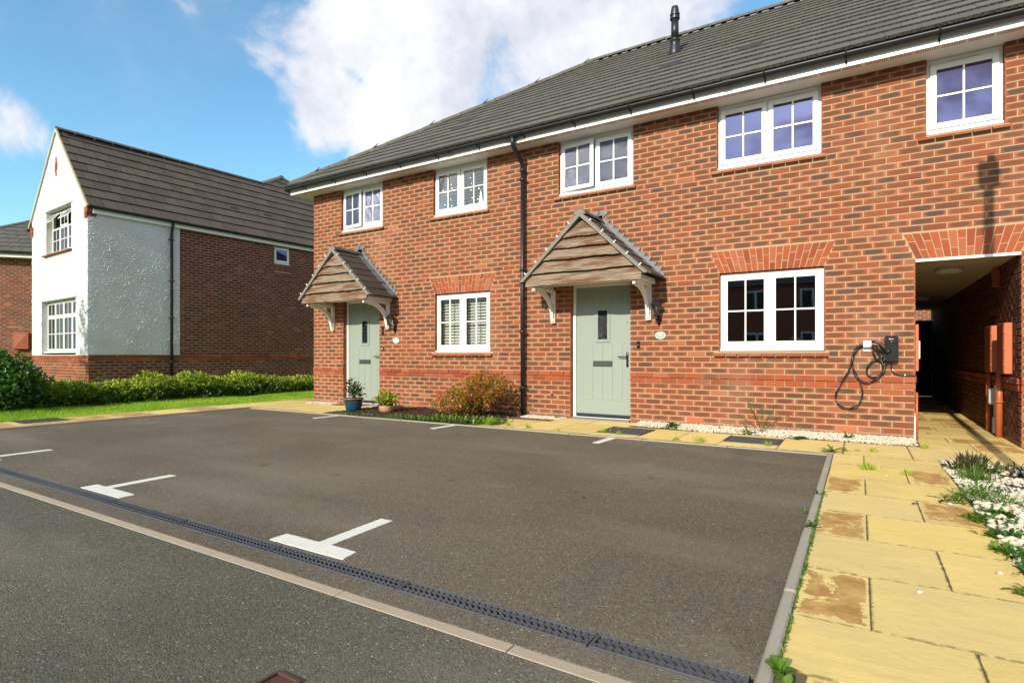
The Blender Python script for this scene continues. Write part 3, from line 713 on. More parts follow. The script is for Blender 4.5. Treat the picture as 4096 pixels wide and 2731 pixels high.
# gutter (half round) and its brackets, unions
def gutter_prof(cy_, cz_, r, t_=.004):
    o = [(cy_+r*math.cos(a), cz_+r*math.sin(a)) for a in np.linspace(math.pi, 2*math.pi, 11)]
    i = [(cy_+(r-t_)*math.cos(a), cz_+(r-t_)*math.sin(a)) for a in np.linspace(2*math.pi, math.pi, 11)]
    return o+i
GY, GZ = -.385, EZ+.115
def extr(b, prof, a, c, axis):
    n = len(prof); f = (lambda p, t: (t, p[0], p[1])) if axis == 'x' else (lambda p, t: (p[0], t, p[1]))
    b.add([f(p, a) for p in prof]+[f(p, c) for p in prof], [(i, (i+1) % n, n+(i+1) % n, n+i) for i in range(n)])
b = MB(); extr(b, gutter_prof(GY, GZ, .056), XL-.385, XR, 'x'); b.prism([(GY+.056*math.cos(a), GZ+.056*math.sin(a)) for a in np.linspace(math.pi, 2*math.pi, 11)], XL-.39, XL-.384, 'x')
extr(b, [(-(p[0]+.385)+(XL-.385), p[1]) for p in gutter_prof(GY, GZ, .056)], -.36, D+.3, 'y')
b.smooth = True; b.obj('gutter', 'black_plastic', house)
q = MB(); arc = [(GY+.062*math.cos(a), GZ+.062*math.sin(a)) for a in np.linspace(math.pi*.98, 2*math.pi, 9)]
q.prism(arc+[(p[0]*.99+GY*.01, p[1]+.008) for p in arc[::-1]], -.011, .011, 'x'); q.box(-.008, .008, -.40, -.39, EZ+.03, GZ-.05); q.box(-.008, .008, -.3295, -.3255, EZ+.02, GZ)
gm = q.mesh('gutter_bracket', 'black_matte')
for xx in np.arange(-6.75, XR, .86): link('gutter_bracket', gm, house, loc=(xx, 0, 0))
q = MB(); extr(q, gutter_prof(GY, GZ, .063, .006), -.055, .055, 'x'); um = q.mesh('gutter_union', 'black_plastic')
for xx in (-3.05, 1.42): link('gutter_union', um, house, loc=(xx, 0, 0))
PX = -1.775
q = MB(); q.smooth = True; extr(q, gutter_prof(GY, GZ, .065, .006), PX-.16, PX+.16, 'x')
q.tube([(PX, GY, GZ-.04), (PX, GY, GZ-.14), (PX, GY+.03, GZ-.19), (PX, -.14, GZ-.33), (PX, -.085, GZ-.40), (PX, -.08, GZ-.50)], [.045, .036, .036, .034, .034, .036], 14)
q.tube([(PX, -.08, GZ-.49), (PX, -.08, -.02)], .034, 16)
for zz in (3.8, 2.35, 1.35, .45): q.tube([(PX, -.08, zz-.028), (PX, -.08, zz+.028)], .040, 16); q.box(PX-.05, PX+.066, -.09, -.066, zz-.015, zz+.015)
q.tube([(PX, -.08, 3.92), (PX, -.08, 3.98)], .043, 16)
q.obj('downpipe', 'black_plastic', house)

def tile_roof(parent, P0, along, up, L, rows, gauge, left_cut, matn='roof_tile', own=300, tw=.335, thick=.036, right_cut=None, loc_parent=None, edge='tile_edge', name='roof_tile', row_off=.5, seam=.0015):
    """P0 eaves corner; along = unit vector of eaves; up = unit vector up the slope; left_cut(s)->smallest t at slope distance s"""
    P0, along, up = Vector(P0), Vector(along), Vector(up); nrm = along.cross(up).normalized()
    if nrm.z < 0: nrm = -nrm
    flip = along.cross(up).z < 0
    PM = loc_parent if loc_parent is not None else Matrix.Identity(4)
    recs = []
    for r in range(rows):
        s0, s1 = r*gauge-(.03 if r == 0 else 0), (r+1)*gauge+.03; off = (r % 2)*tw*row_off
        k = -1
        while True:
            t0 = k*tw+off-tw; t1 = t0+tw; k += 1
            lb, lt = left_cut(s0), left_cut(s1); rb, rt = (right_cut(s0), right_cut(s1)) if right_cut else (L, L)
            if t0 > L: break
            q = [max(t0, lb), min(t1, rb), min(t1, rt), max(t0, lt)]
            if q[1] <= q[0]+.01 and q[2] <= q[3]+.01: continue
            q[1] = max(q[1], q[0]+.001); q[2] = max(q[2], q[3]+.001)
            recs.append((r, s0, s1, q, (t0, t1), q == [t0, t1, t1, t0]))
    def geo(q, s0, s1):
        g = seam; vs = []
        for zz0, zz1 in ((0., -.002), (thick, .012)):
            for (t_, s_) in ((q[0]+g, s0), (q[1]-g, s0), (q[2]-g, s1), (q[3]+g, s1)):
                vs.append(along*t_+up*s_+nrm*(zz0 if s_ == s0 else zz1))
        fs = [(0,3,2,1),(4,5,6,7),(0,1,5,4),(1,2,6,5),(2,3,7,6),(3,0,4,7)]
        if flip: fs = [f[::-1] for f in fs]
        return vs, fs, [0, 0, 1, 0, 0, 0]
    sc = sorted(((pxsize(PM @ (P0+along*((q[0]+q[1])/2)+up*((s0+s1)/2)), tw) if full else 0, i) for i, (r, s0, s1, q, tt, full) in enumerate(recs)), reverse=True)
    big = {i for v, i in sc[:own] if v > 9}
    vs, fs, ms = geo([0, tw, tw, 0], 0, gauge+.03); tm = []
    for k in range(6):
        b = MB().add([v+nrm*random.uniform(0, .0015) for v in vs], fs, ms, None, (random.random(), random.random(), 0)); tm.append(b.mesh(name, [matn, edge]))
    rest = MB()
    for i, (r, s0, s1, q, tt, full) in enumerate(recs):
        lift = nrm*random.uniform(0, .004)
        if i in big: link(name, random.choice(tm), parent, loc=P0+along*tt[0]+up*(s0)+lift)
        else:
            vs_, fs_, ms_ = geo(q, s0, s1); rest.add([P0+v+lift for v in vs_], fs_, ms_, None, (random.random(), random.random(), 0))
    if rest.V: rest.obj('roof_tiles', [matn, edge], parent, kind='stuff')
SL = (YR-YE)/math.cos(TH); rows = 17; gauge = SL/rows
b = MB(); e2 = .03
b.add([(XE, YE, ZE-e2), (XR+.0, YE, ZE-e2), (XR, YR, ZR-e2), (XE+YR-YE, YR, ZR-e2), (XE, 2*YR-YE, ZE-e2), (XR, 2*YR-YE, ZE-e2)], [(0,1,2,3), (0,3,4), (3,2,5,4), (0,4,5,1), (1,5,2)])
roof = b.obj('roof', 'roof_tile', house)
tile_roof(roof, (XE, YE, ZE), (1, 0, 0), (0, math.cos(TH), math.sin(TH)), XR-XE, rows, gauge, lambda s_: s_*math.cos(TH))
tile_roof(roof, (XE, 2*YR-YE, ZE), (0, -1, 0), (math.cos(TH), 0, math.sin(TH)), 2*(YR-YE), rows, gauge, lambda s_: s_*math.cos(TH), right_cut=lambda s_: 2*(YR-YE)-s_*math.cos(TH), own=0)
tile_roof(roof, (XR, 2*YR-YE, ZE), (-1, 0, 0), (0, -math.cos(TH), math.sin(TH)), XR-XE, rows, gauge, lambda s_: 0, right_cut=lambda s_: XR-XE-s_*math.cos(TH), own=0)
def ridge_line(parent, A, B, n, name, matn='ridge_tile', r=.115, drop=.055, loc=None):
    A, B = Vector(A), Vector(B); d = (B-A)/n; L_ = d.length; dn = d.normalized(); side = dn.cross(Vector((0, 0, 1))).normalized(); upv = side.cross(dn)
    prof = [(r*math.cos(a), r*.82*math.sin(a)-drop) for a in np.linspace(0, math.pi, 9)]
    b = MB(); P = []
    for t_ in (0.004, L_-.004+.0):
        for rr in (1., .84): P += [side*(p[0]*rr)+upv*(p[1]*rr)+dn*t_+upv*(.004 if t_ < .1 else 0) for p in prof]
    n_ = 9; fs = [(i, i+1, 2*n_+i+1, 2*n_+i) for i in range(n_-1)]+[(n_+i, 3*n_+i, 3*n_+i+1, n_+i+1) for i in range(n_-1)]+[(i, n_+i, n_+i+1, i+1) for i in range(n_-1)]+[(2*n_+i, 2*n_+i+1, 3*n_+i+1, 3*n_+i) for i in range(n_-1)]
    b.add(P, fs); b.smooth = False; me = b.mesh(name, matn)
    for i in range(n): link(name, me, parent, loc=A+d*i+Vector((0, 0, random.uniform(-.004, .004))))
ridge_line(roof, (XE+.05, YE+.05, ZE+.075), (XE+YR-YE, YR, ZR+.05), 17, 'hip_tile')
ridge_line(roof, (XR, YR, ZR+.055), (XE+YR-YE-.1, YR, ZR+.055), 20, 'ridge_tile')
b = MB(); # dry ridge strip pieces glimpsed below the ridge tiles
for i in range(40): 
    xx = -2.4+i*.225; b.box(xx, xx+.12, -.0, .05, 0, .012); b.V[-8:] = [(v[0], YR-.17+v[1]*.9, ZR-.17*TAN+.045+v[2]+(v[1])*TAN*.9) for v in b.V[-8:]]
b.obj('ridge_clips', 'lead', roof, kind='stuff')
# tile vents
for (xx, s_) in ((.18, 1.95), (1.45, 1.80), (-3.95, 2.2), (-3.75, 1.5)):
    s_ = gauge*round(s_/gauge)
    b = MB(); vs = []
    for i in range(5): 
        a0 = .05+i*.05
        b.box(-.16, .16, a0, a0+.026, .03, .042)
    b.box(-.165, .165, 0.01, gauge-.02, .022, .030)
    o = b.obj('tile_vent', 'grey_metal', roof, loc=(xx, YE+s_*math.cos(TH), ZE+s_*math.sin(TH)), rot=(TH, 0, 0))
# boiler flue
fl = thing('roof_flue', 'black vertical boiler flue with ribbed cap standing on the tiled roof', 'flue', (-.03, 2.44, 6.46))
b = MB(); b.smooth = True; b.lathe([(.12, -.1), (.11, .06), (.085, .16), (.08, .24), (.092, .25), (.092, .28), (.075, .29)], 0, 0, 20); b.obj('base', 'black_plastic', fl)
b = MB(); b.smooth = True; b.lathe([(.068, .28), (.066, .66)], 0, 0, 20); b.obj('pipe', 'black_plastic', fl)
b = MB(); b.lathe([(.066, .64), (.086, .65), (.088, .68), (.072, .69), (.072, .71), (.086, .72), (.086, .75), (.074, .76), (.07, .82), (.058, .88), (.03, .89)], 0, 0, 20); b.obj('cap', 'black_plastic', fl)

# ---------------- gabled door canopies
def canopy(xc):
    YF = -.70; HW = .955; AZ = 2.965; EZc = 2.065; slope = (AZ-EZc)/HW; th = math.atan(slope)
    c = MB()
    # ceiling board and side beams
    c.bbox(xc-HW+.10, xc+HW-.10, YF+.055, -.003, 2.045, 2.062, .003)
    c.bbox(xc-HW+.10, xc-HW+.19, YF+.04, -.004, 1.985, 2.044, .004); c.bbox(xc+HW-.19, xc+HW-.10, YF+.04, -.004, 1.985, 2.044, .004)
    co = c.obj('door_canopy', 'white_paint', house)
    co['label'] = 'gabled canopy with weathered boards over the right hand door' if xc > -2 else 'gabled canopy with weathered boards over the left hand door'
    # roof deck both sides
    d = MB()
    for s_ in (-1, 1):
        d.prism([(xc, AZ-.02), (xc+s_*(HW-.01), EZc), (xc+s_*(HW-.01), EZc-.022), (xc, AZ-.045)], YF+.03, -.002)
    d.obj('canopy_deck', 'timber_dark', co)
    # waney edge boards
    zs = [1.985, 2.165, 2.345, 2.50, 2.645, 2.84]
    for i in range(5):
        z0 = zs[i]; z1 = min(zs[i+1]+.03, AZ-.07); pts = []
        hw = lambda z_: (AZ-.055-z_)/slope
        h0 = min(hw(z0+.015), HW-.09) if i else HW-.075
        if i == 4: z1 = AZ-.10
        n = 26; ph = random.random()*6
        low = [(xc-h0+2*h0*k/n, z0+.005*math.sin(k*.35+ph)+.002*math.sin(k*1.7+ph*2)+random.uniform(-.003, .003)) for k in range(n+1)]
        h1 = max(hw(z1), .03); h1 = min(h1, h0)
        top = [(xc+h1, z1), (xc-h1, z1)]
        if i == 0: top = [(xc+h0, z0+.075), (xc+min(h0, hw(z0+.12)), z0+.12), (xc+h1, z1), (xc-h1, z1), (xc-min(h0, hw(z0+.12)), z0+.12), (xc-h0, z0+.075)]
        poly = low+top; P = MB(); nn = len(poly)
        yb = lambda z_: YF+.0+(z_-z0)*.30+.0        # boards lap: the bottom edge stands proud
        vs = [(p[0], yb(p[1]), p[1]) for p in poly]+[(p[0], yb(p[1])+.026, p[1]) for p in poly]
        P.add(vs, [tuple(range(nn)), tuple(range(nn, 2*nn))[::-1]]+[(k, nn+k, nn+(k+1) % nn, (k+1) % nn) for k in range(nn)])
        P.obj('board', 'weathered_wood', co)
    # verge mortar with clips
    for s_ in (-1, 1):
        v = MB(); off = .0 if s_ > 0 else .0006
        v.prism([(xc, AZ+.022), (xc+s_*(HW+.015), EZc+.0), (xc+s_*(HW-.035), EZc-.012), (xc, AZ-.052)], YF-.018+off, YF+.06+off)
        v.obj('verge', 'mortar_edge', co)
        for k in range(5):
            f = .17+.185*k; xx = xc+s_*HW*f; zz = AZ+.02-(AZ-EZc)*f
            q = MB(); q.bbox(-.009, .009, -.006, .03, -.020, .028, .002)
            q.obj('clip', 'pale_plastic', co, loc=(xx, YF-.024, zz), rot=(0, s_*th*.9, 0))
    # tiles
    SLc = HW/math.cos(th); rows_c = 7; gc = SLc/rows_c
    for s_ in (-1, 1):
        al = Vector((0, -1*s_, 0)); upc = Vector((-s_*math.cos(th), 0, math.sin(th)))
        if s_ > 0: tile_roof(co, (xc+HW+.012, -.004, EZc-.004), (0, -1, 0), upc, .665, rows_c, gc, lambda q_: 0., 'roof_tile_dark', 40, tw=.33, thick=.022, right_cut=lambda q_: .665, row_off=.5)
        else: tile_roof(co, (xc-HW-.012, YF+.03, EZc-.004), (0, 1, 0), upc, .665, rows_c, gc, lambda q_: 0., 'roof_tile_dark', 40, tw=.33, thick=.022, right_cut=lambda q_: .665, row_off=.5)
    q = MB(); q.prism([(xc+.093*math.cos(a), AZ-.027+.074*math.sin(a)) for a in np.linspace(0, math.pi, 11)], YF-.016, YF+.05); q.obj('ridge_end', 'mortar_edge', co)
    ridge_line(co, (xc, YF-.022, AZ+.028), (xc, -.06, AZ+.028), 2, 'ridge_tile', r=.095, drop=.055)
    # stepped lead flashing, both sides
    for s_ in (-1, 1):
        f = MB(); f.prism([(xc+s_*.0, AZ+.125), (xc+s_*(HW+.03), EZc+.055), (xc+s_*(HW+.02), EZc+.028), (xc, AZ+.055)], -.012, -.0035)
        f.prism([(xc, AZ+.045), (xc+s_*HW, EZc+.035), (xc+s_*HW, EZc+.028), (xc, AZ+.038)], -.14, -.0120)
        f.obj('flashing', 'lead', co)
        nst = 13
        for k in range(nst):
            zt = AZ+.17-.075*k; xa = xc+s_*(AZ+.10-(zt-.0))/slope
            x0 = xa-s_*.035
            q = MB(); q.prism([(x0-s_*.03, zt), (x0+s_*.125, zt+random.uniform(-.003, .003)), (x0+s_*.062, zt-.088), (x0-s_*.02, zt-.065)], -.0165-.0006*(k % 2), -.0125-.0006*(k % 2)); q.obj('flashing_step', 'lead', co)
    # curved brackets
    for s_ in (-1, 1):
        xb = xc+s_*.765; B = MB()
        B.bbox(xb-.036, xb+.036, -.052, -.002, 1.475, 1.984, .004)                       # wall piece
        B.bbox(xb-.040, xb+.040, -.62, -.053, 1.945, 1.984, .004)                        # top piece
        outer = []; inner = []
        for k in range(13):
            a = math.pi/2*k/12
            outer.append((-.055-.50*(1-math.cos(a))**1.0, 1.56+.385*math.sin(a)))
        cyc = [(-.055-.50*(1-math.cos(math.pi/2*k/12)), 1.56+.385*math.sin(math.pi/2*k/12)) for k in range(13)]
        path = []
        for k, (yy, zz) in enumerate(cyc):
            k0, k1 = max(k-1, 0), min(k+1, 12); dy, dz = cyc[k1][0]-cyc[k0][0], cyc[k1][1]-cyc[k0][1]; l_ = math.hypot(dy, dz); path.append((yy, zz, -dz/l_, dy/l_))
        hw_ = .030; up_ = [(p[0]-p[2]*hw_*0, p[1]) for p in path]
        poly = [(p[0]+p[2]*.032, p[1]+p[3]*.032) for p in path]+[(p[0]-p[2]*.032, p[1]-p[3]*.032) for p in path[::-1]]
        poly = [(min(max(p[0], -.60), -.053), min(p[1], 1.944)) for p in poly]
        n = len(path); 
        for k in range(n-1):
            qd = [poly[k], poly[k+1], poly[2*n-2-k], poly[2*n-1-k]]; B.prism(qd, xb-.026, xb+.026, 'x')
        B.bbox(xb-.026, xb+.026, -.075, -.053, 1.50, 1.60, .004)
        B.bbox(xb-.020, xb+.020, -.66, -.62, 1.925, 1.975, .004)
        bo = B.obj('bracket', 'white_paint', co)
        for (yy, zz) in ((-.03, 1.52), (-.03, 1.84)):
            q = MB(); q.tube([(xb, -.0525, zz), (xb, -.058, zz)], .009, 8); q.obj('bolt', 'pale_plastic', bo)
        for s2 in (-1, 1):
            q = MB(); q.tube([(xb+s2*.0262, -.47, 1.925), (xb+s2*.032, -.47, 1.925)], .011, 8); q.obj('bolt', 'pale_plastic', bo)
canopy(-.481); canopy(-5.541)
#PART2
# =================================================================== RENDERED HOUSE (left)
def gz(x_): return min(.24, max(0., .24*(-x_-7.75)/4.5))
BL = (-13.17, -1.63, 0); BR_ = -R(3.3)
B = thing('rendered_house', 'house with white rendered gable, shaded brick side wall and steep roof beyond the hedge', 'house', BL, rot=(0, 0, BR_))
BM = Matrix.Translation(BL) @ Matrix.Rotation(BR_, 4, 'Z')
BW, BZ, BSL = -4.08, 4.62, 1.083; RX = -2.10; RZ = BZ+BSL*(RX*-1+.08)
GW = (-3.28, -.74, 1.07, 2.44); UW = (-2.90, -1.06, 3.72, 4.85); SW = (4.93, 5.50, 3.90, 4.44)
# gable wall with plinth
b = MB(); wall_cells(b, BW+e, -e, -.2, 4.36, [(GW[0]-e, GW[1]+e, .99, 2.50), (UW[0]-e, UW[1]+e, UW[2]-.06, 5)], .008, .25)
b.prism([(BW+e, 4.36), (UW[0]-e, 4.36), (UW[0]-e, UW[3]+.05), (UW[1]+e, UW[3]+.05), (UW[1]+e, 4.36), (-e, 4.36), (-e, BZ-.05), (RX, RZ-.06), (BW+e, BZ-.05)], .0082, .2498)
gw = b.obj('wall', 'mortar', B)
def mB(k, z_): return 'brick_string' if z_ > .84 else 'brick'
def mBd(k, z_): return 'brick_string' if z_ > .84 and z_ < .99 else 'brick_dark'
lay(gw, (0, 0, 0), (1, 0, 0), (0, -1, 0), courses(BW, 0, .09, .99, [], zref=.09), lambda k, z_: 'brick_string' if z_ > .84 else 'brick', loc_parent=BM, own=150, own_min=12)
# rendered skin on the gable: fine grid pushed in and out
from mathutils import noise as mn_
def render_skin(parent, u0, u1, z0, zt, holes, place, step=.018, amp=.008, topf=None):
    us = np.arange(u0, u1+step*.5, step); zs_ = np.arange(z0, zt+step*.5, step); V = []; idx = {}; F = []
    inside = lambda u, z_: not any(h[0] < u < h[1] and h[2] < z_ < h[3] for h in holes) and (topf is None or z_ < topf(u))
    def vid(i, j):
        k = (i, j)
        if k not in idx:
            u, z_ = float(us[i]), float(zs_[j])
            d = amp*(mn_.noise((u*26, z_*26, 3.1))*.35+mn_.noise((u*70, z_*70, 8.7))*.35+max(0, mn_.noise((u*44, z_*36, 1.7))-.03)*4.0*(.35+max(0, mn_.noise((u*3.1, z_*3.1, 5.7))+.35)))
            idx[k] = len(V); V.append(place(u, z_, d))
        return idx[k]
    for i in range(len(us)-1):
        for j in range(len(zs_)-1):
            if inside((us[i]+us[i+1])/2, (zs_[j]+zs_[j+1])/2): F.append((vid(i, j), vid(i+1, j), vid(i+1, j+1), vid(i, j+1)))
    return link('render', npmesh('render', V, F, 'render_white'), parent)
roofz = lambda u: RZ-.05-BSL*abs(u-RX)
render_skin(B, BW, 0, .99, RZ, [(GW[0], GW[1], .9, GW[3]+.01), (UW[0], UW[1], UW[2]-.03, UW[3]+.02)], lambda u, z_, d: (u, -.022-d, z_), .03, .006, roofz)
rs = render_skin(B, 0, 2.10, .99, 4.50, [], lambda u, z_, d: (.022+d, u, z_), .0085, .0075)
b = MB()                                              # reveals, edges of the render coat
for (a, c_, z0, z1) in ((GW[0], GW[1], 1.0, GW[3]+.01), (UW[0], UW[1], UW[2]-.03, UW[3]+.02)):
    MB().box(a-.03, a+.001, -.021, .20, z0, z1).box(c_-.001, c_+.03, -.021, .20, z0, z1).box(a-.1, c_+.1, -.045, -.0, z1, z1+.025).box(a, c_, .0, .2, z1, z1+.02).obj('window_surround', 'render_white', B)
for bx6 in ((-.03, .0215, -.0215, .02, .99, 4.6), (BW-.001, BW+.03, -.0215, .02, .99, 4.6), (.0, .0222, 2.08, 2.10, .99, 4.5), (BW, 0, -.02, .0, .975, .992)): MB().box(*bx6).obj('render_trim', 'render_white', B)
# side wall
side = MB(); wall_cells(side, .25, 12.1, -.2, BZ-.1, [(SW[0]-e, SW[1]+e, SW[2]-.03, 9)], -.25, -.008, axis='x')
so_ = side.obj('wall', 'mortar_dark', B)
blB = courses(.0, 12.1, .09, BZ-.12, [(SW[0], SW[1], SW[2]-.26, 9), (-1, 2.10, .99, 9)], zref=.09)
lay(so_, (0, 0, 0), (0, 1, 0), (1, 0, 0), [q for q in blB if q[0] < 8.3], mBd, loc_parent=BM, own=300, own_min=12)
q = MB()
for i in range(8):
    y0 = SW[0]-.02+i*.075; z0 = SW[2]-.245
    bb = MB().box(-.09, .002, y0+.005, y0+.070, z0, z0+.21); bb.uv = [(0, 0, 0)]*8; bb.bc = [(.1, .2, random.random())]*8; bb.obj('soldier_brick', 'brick_dark', so_)
fo = window(SW[0], SW[1], SW[2]-.02, SW[3], 1, 0, 'glass_coated', parent=B, bars=False); fo.rotation_euler = (0, 0, R(90))
b = MB(); b.box(BW+e, BW+.25, .25, 12, -.2, BZ-.1); b.box(BW-5, 0, 12.0, 12.2, -.2, BZ-.1); b.box(BW+.3, -.26, 1.6, 1.7, -.2, BZ); b.box(BW-5, BW, 2.5, 2.7, -.2, BZ); b.obj('wall', 'far_wall', B)
MB().box(BW+.3, -.3, .3, 1.6, 2.55, 2.7).obj('interior_floor', 'room_dark', B)
def grid_window(x0, x1, z0, z1, n, zt, yf, parent, opened=()):
    F = MB(); F.bbox(x0, x0+.05, yf, yf+.06, z0, z1, .003); F.bbox(x1-.05, x1, yf, yf+.06, z0, z1, .003)
    F.bbox(x0+.05, x1-.05, yf+.001, yf+.059, z0, z0+.05, .003); F.bbox(x0+.05, x1-.05, yf+.001, yf+.059, z1-.05, z1, .003); F.bbox(x0+.05, x1-.05, yf+.001, yf+.059, zt-.02, zt+.02, .003)
    fo = F.obj('window', 'white_upvc', parent); cw = (x1-x0-.08)/n
    MB().bbox(x0-.04, x1+.02, yf-.10, yf+.05, z0-.03, z0-.001, .004).obj('window_sill', 'white_upvc', fo)
    for i in range(n):
        a = x0+.04+i*cw
        for (za, zb_, top) in ((z0+.04, zt-.012, 0), (zt+.012, z1-.04, 1)):
            q = MB(); s_ = .038; wd = cw-.012; h_ = zb_-za
            q.bbox(0, s_, -.02, -.001, -h_, 0, .004); q.bbox(wd-s_, wd, -.02, -.001, -h_, 0, .004); q.bbox(s_, wd-s_, -.0195, -.0015, -s_, -.0005, .004); q.bbox(s_, wd-s_, -.0195, -.0015, -h_+.0005, -h_+s_, .004)
            q.box(wd/2-.009, wd/2+.009, -.016, -.004, -h_+s_, -s_)
            if not top: q.box(s_, wd/2-.009, -.0155, -.0045, -h_/2-.009, -h_/2+.009); q.box(wd/2+.009, wd-s_, -.0155, -.0045, -h_/2-.009, -h_/2+.009)
            op = R(-38) if (top and i in opened) else 0
            so = q.obj('casement', 'white_upvc', fo, loc=(a+.006, yf, zb_), rot=(op, 0, 0))
            MB().box(s_, wd-s_, -.0035, -.001, -h_+s_, -s_).obj('pane', 'glass_dim', fo, loc=(a+.006, yf, zb_), rot=(op, 0, 0))
    return fo
grid_window(*GW, 4, 2.02, .12, B)
grid_window(*UW, 3, 4.42, .12, B, opened=(0, 2))
b = MB()
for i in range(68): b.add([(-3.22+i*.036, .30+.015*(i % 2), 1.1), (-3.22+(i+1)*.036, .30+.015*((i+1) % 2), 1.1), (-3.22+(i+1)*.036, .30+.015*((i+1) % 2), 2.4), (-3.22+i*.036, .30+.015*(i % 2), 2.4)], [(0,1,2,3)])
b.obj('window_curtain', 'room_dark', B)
sb = MB(); 
for i in range(14):
    x0 = UW[0]-.14+i*.147; q = MB(); q.prism([(-.10, UW[2]-.065), (-.10, UW[2]-.035), (.10, UW[2]-.028), (.10, UW[2]-.06)], x0+.003, x0+.144, 'x'); q.uv = [(0, 0, 0)]*8; q.bc = [(.1, .2, random.random())]*8; q.obj('sill_tile', 'brick_arch', B)
# brick motif on the gable
for (dx, dz, wd, hh) in [(0,.0,.05,.50), (-.055,-.02,.045,.25), (.055,.04,.045,.22)]:
    q = MB().bbox(RX-.02+dx-wd/2, RX-.02+dx+wd/2, -.042, -.02, 5.98+dz-hh/2, 5.98+dz+hh/2, .004); q.uv = [(0, 0, 0)]*len(q.V); q.bc = [(.1, .3, .5)]*len(q.V); q.obj('brick_motif', 'brick_arch', B)
for k in range(9):                                   # tile kneelers at the eaves
    for xx, sg in ((0, 1), (BW, -1)):
        q = MB(); o = .012*k**.9
        q.box(min(xx-sg*.13, xx+sg*(.012+o)), max(xx-sg*.13, xx+sg*(.012+o)), -.05, .16, BZ-.285+k*.03, BZ-.285+k*.03+.026); q.uv = [(0, 0, 0)]*8; q.bc = [(.1, .3, random.random())]*8; q.obj('kneeler_tile', 'brick_arch', B)
# roof
thB = math.atan(BSL); HB = -RX+.08
b = MB(); zl = 7.55
P_ = [(.08, -.03, BZ-.04), (.08, 12.2, BZ-.04), (RX, -.03, RZ-.04), (RX, 5.75, RZ-.04), (-2.63, 6.84, zl-.04), (2*RX-.08, -.03, BZ-.04), (2*RX-.08, 5.0, BZ-.04), (-9, 6.84, zl-.04), (-9, 1.5, BZ-.04), (-9, 12.2, BZ-.04)]
b.add(P_, [(0,1,4,3,2), (2,3,6,5), (4,7,8,6,3), (4,1,9,7)])
br = b.obj('roof', 'roof_tile_brown', B)
gB = (RZ-BZ)/math.sin(thB)/9
def lcB(s_):
    z_ = BZ+s_*math.sin(thB); return 0 if z_ < RZ-.02 else (6.84-(zl-z_)*1.817)+.04
tile_roof(br, (.08, -.04, BZ), (0, 1, 0), (-math.cos(thB), 0, math.sin(thB)), 12.2, 11, gB, lcB, 'roof_tile_brown', 300, thick=.042, right_cut=lambda s_: 12.2-(s_*math.sin(thB))*1.817, loc_parent=BM, row_off=.5, seam=.007)
ridge_line(br, (RX, -.05, RZ+.03), (RX, 5.8, RZ+.03), 13, 'ridge_tile', r=.10)
ridge_line(br, (-9, 6.84, zl+.03), (-2.56, 6.84, zl+.03), 14, 'ridge_tile', r=.12)
ridge_line(br, (.08, 12.2, BZ+.05), (-2.63, 6.84, zl+.03), 13, 'hip_tile', r=.11)
ridge_line(br, (RX-.05, 5.80, RZ+.02), (-2.63, 6.84, zl+.03), 3, 'hip_tile', r=.11)
for yy, s_ in ((3.05+1.0, 3), (4.15+1.0, 3)):
    b = MB()
    for i in range(4): b.box(-.13, .13, .04+i*.05, .065+i*.05, .03, .04)
    b.obj('tile_vent', 'grey_metal', br, loc=(.08-s_*gB*math.cos(thB), yy, BZ+s_*gB*math.sin(thB)), rot=(thB, 0, R(90)))
simple('verge_cream', (.46,.41,.32), .85, 60, .4)
b = MB()
for sg in (1, -1): b.prism([(RX, RZ+.015), (RX+sg*(HB+.01), BZ+.0), (RX+sg*(HB-.03), BZ-.03), (RX, RZ-.07)], -.065-.0004*sg, -.02, 'y')
b.obj('verge', 'verge_cream', B)
b = MB(); b.box(.0225, .10, .07, 12.1, BZ-.17, BZ-.04); b.obj('fascia', 'white_upvc', B)
b = MB(); b.smooth = True; extr(b, [(p[0]-GY+.155, p[1]-GZ+BZ-.02) for p in gutter_prof(GY, GZ, .056)], -.06, 12.2, 'y'); extr(b, [(p[0]-GY+2*RX-.155, p[1]-GZ+BZ-.02) for p in gutter_prof(GY, GZ, .056)], -.06, 5, 'y')
b.obj('gutter', 'black_plastic', B)
b = MB(); b.smooth = True; b.tube([(.15, 1.87, BZ-.05), (.15, 1.87, BZ-.15), (.09, 1.87, BZ-.28), (.075, 1.87, BZ-.35), (.075, 1.87, .2)], .035, 12)
for zz in (4.1, 3.0, 2.0, .8): b.tube([(.075, 1.87, zz-.02), (.075, 1.87, zz+.02)], .042, 12); b.box(.02, .08, 1.80, 1.94, zz-.01, zz+.01)
b.obj('downpipe', 'black_plastic', B)

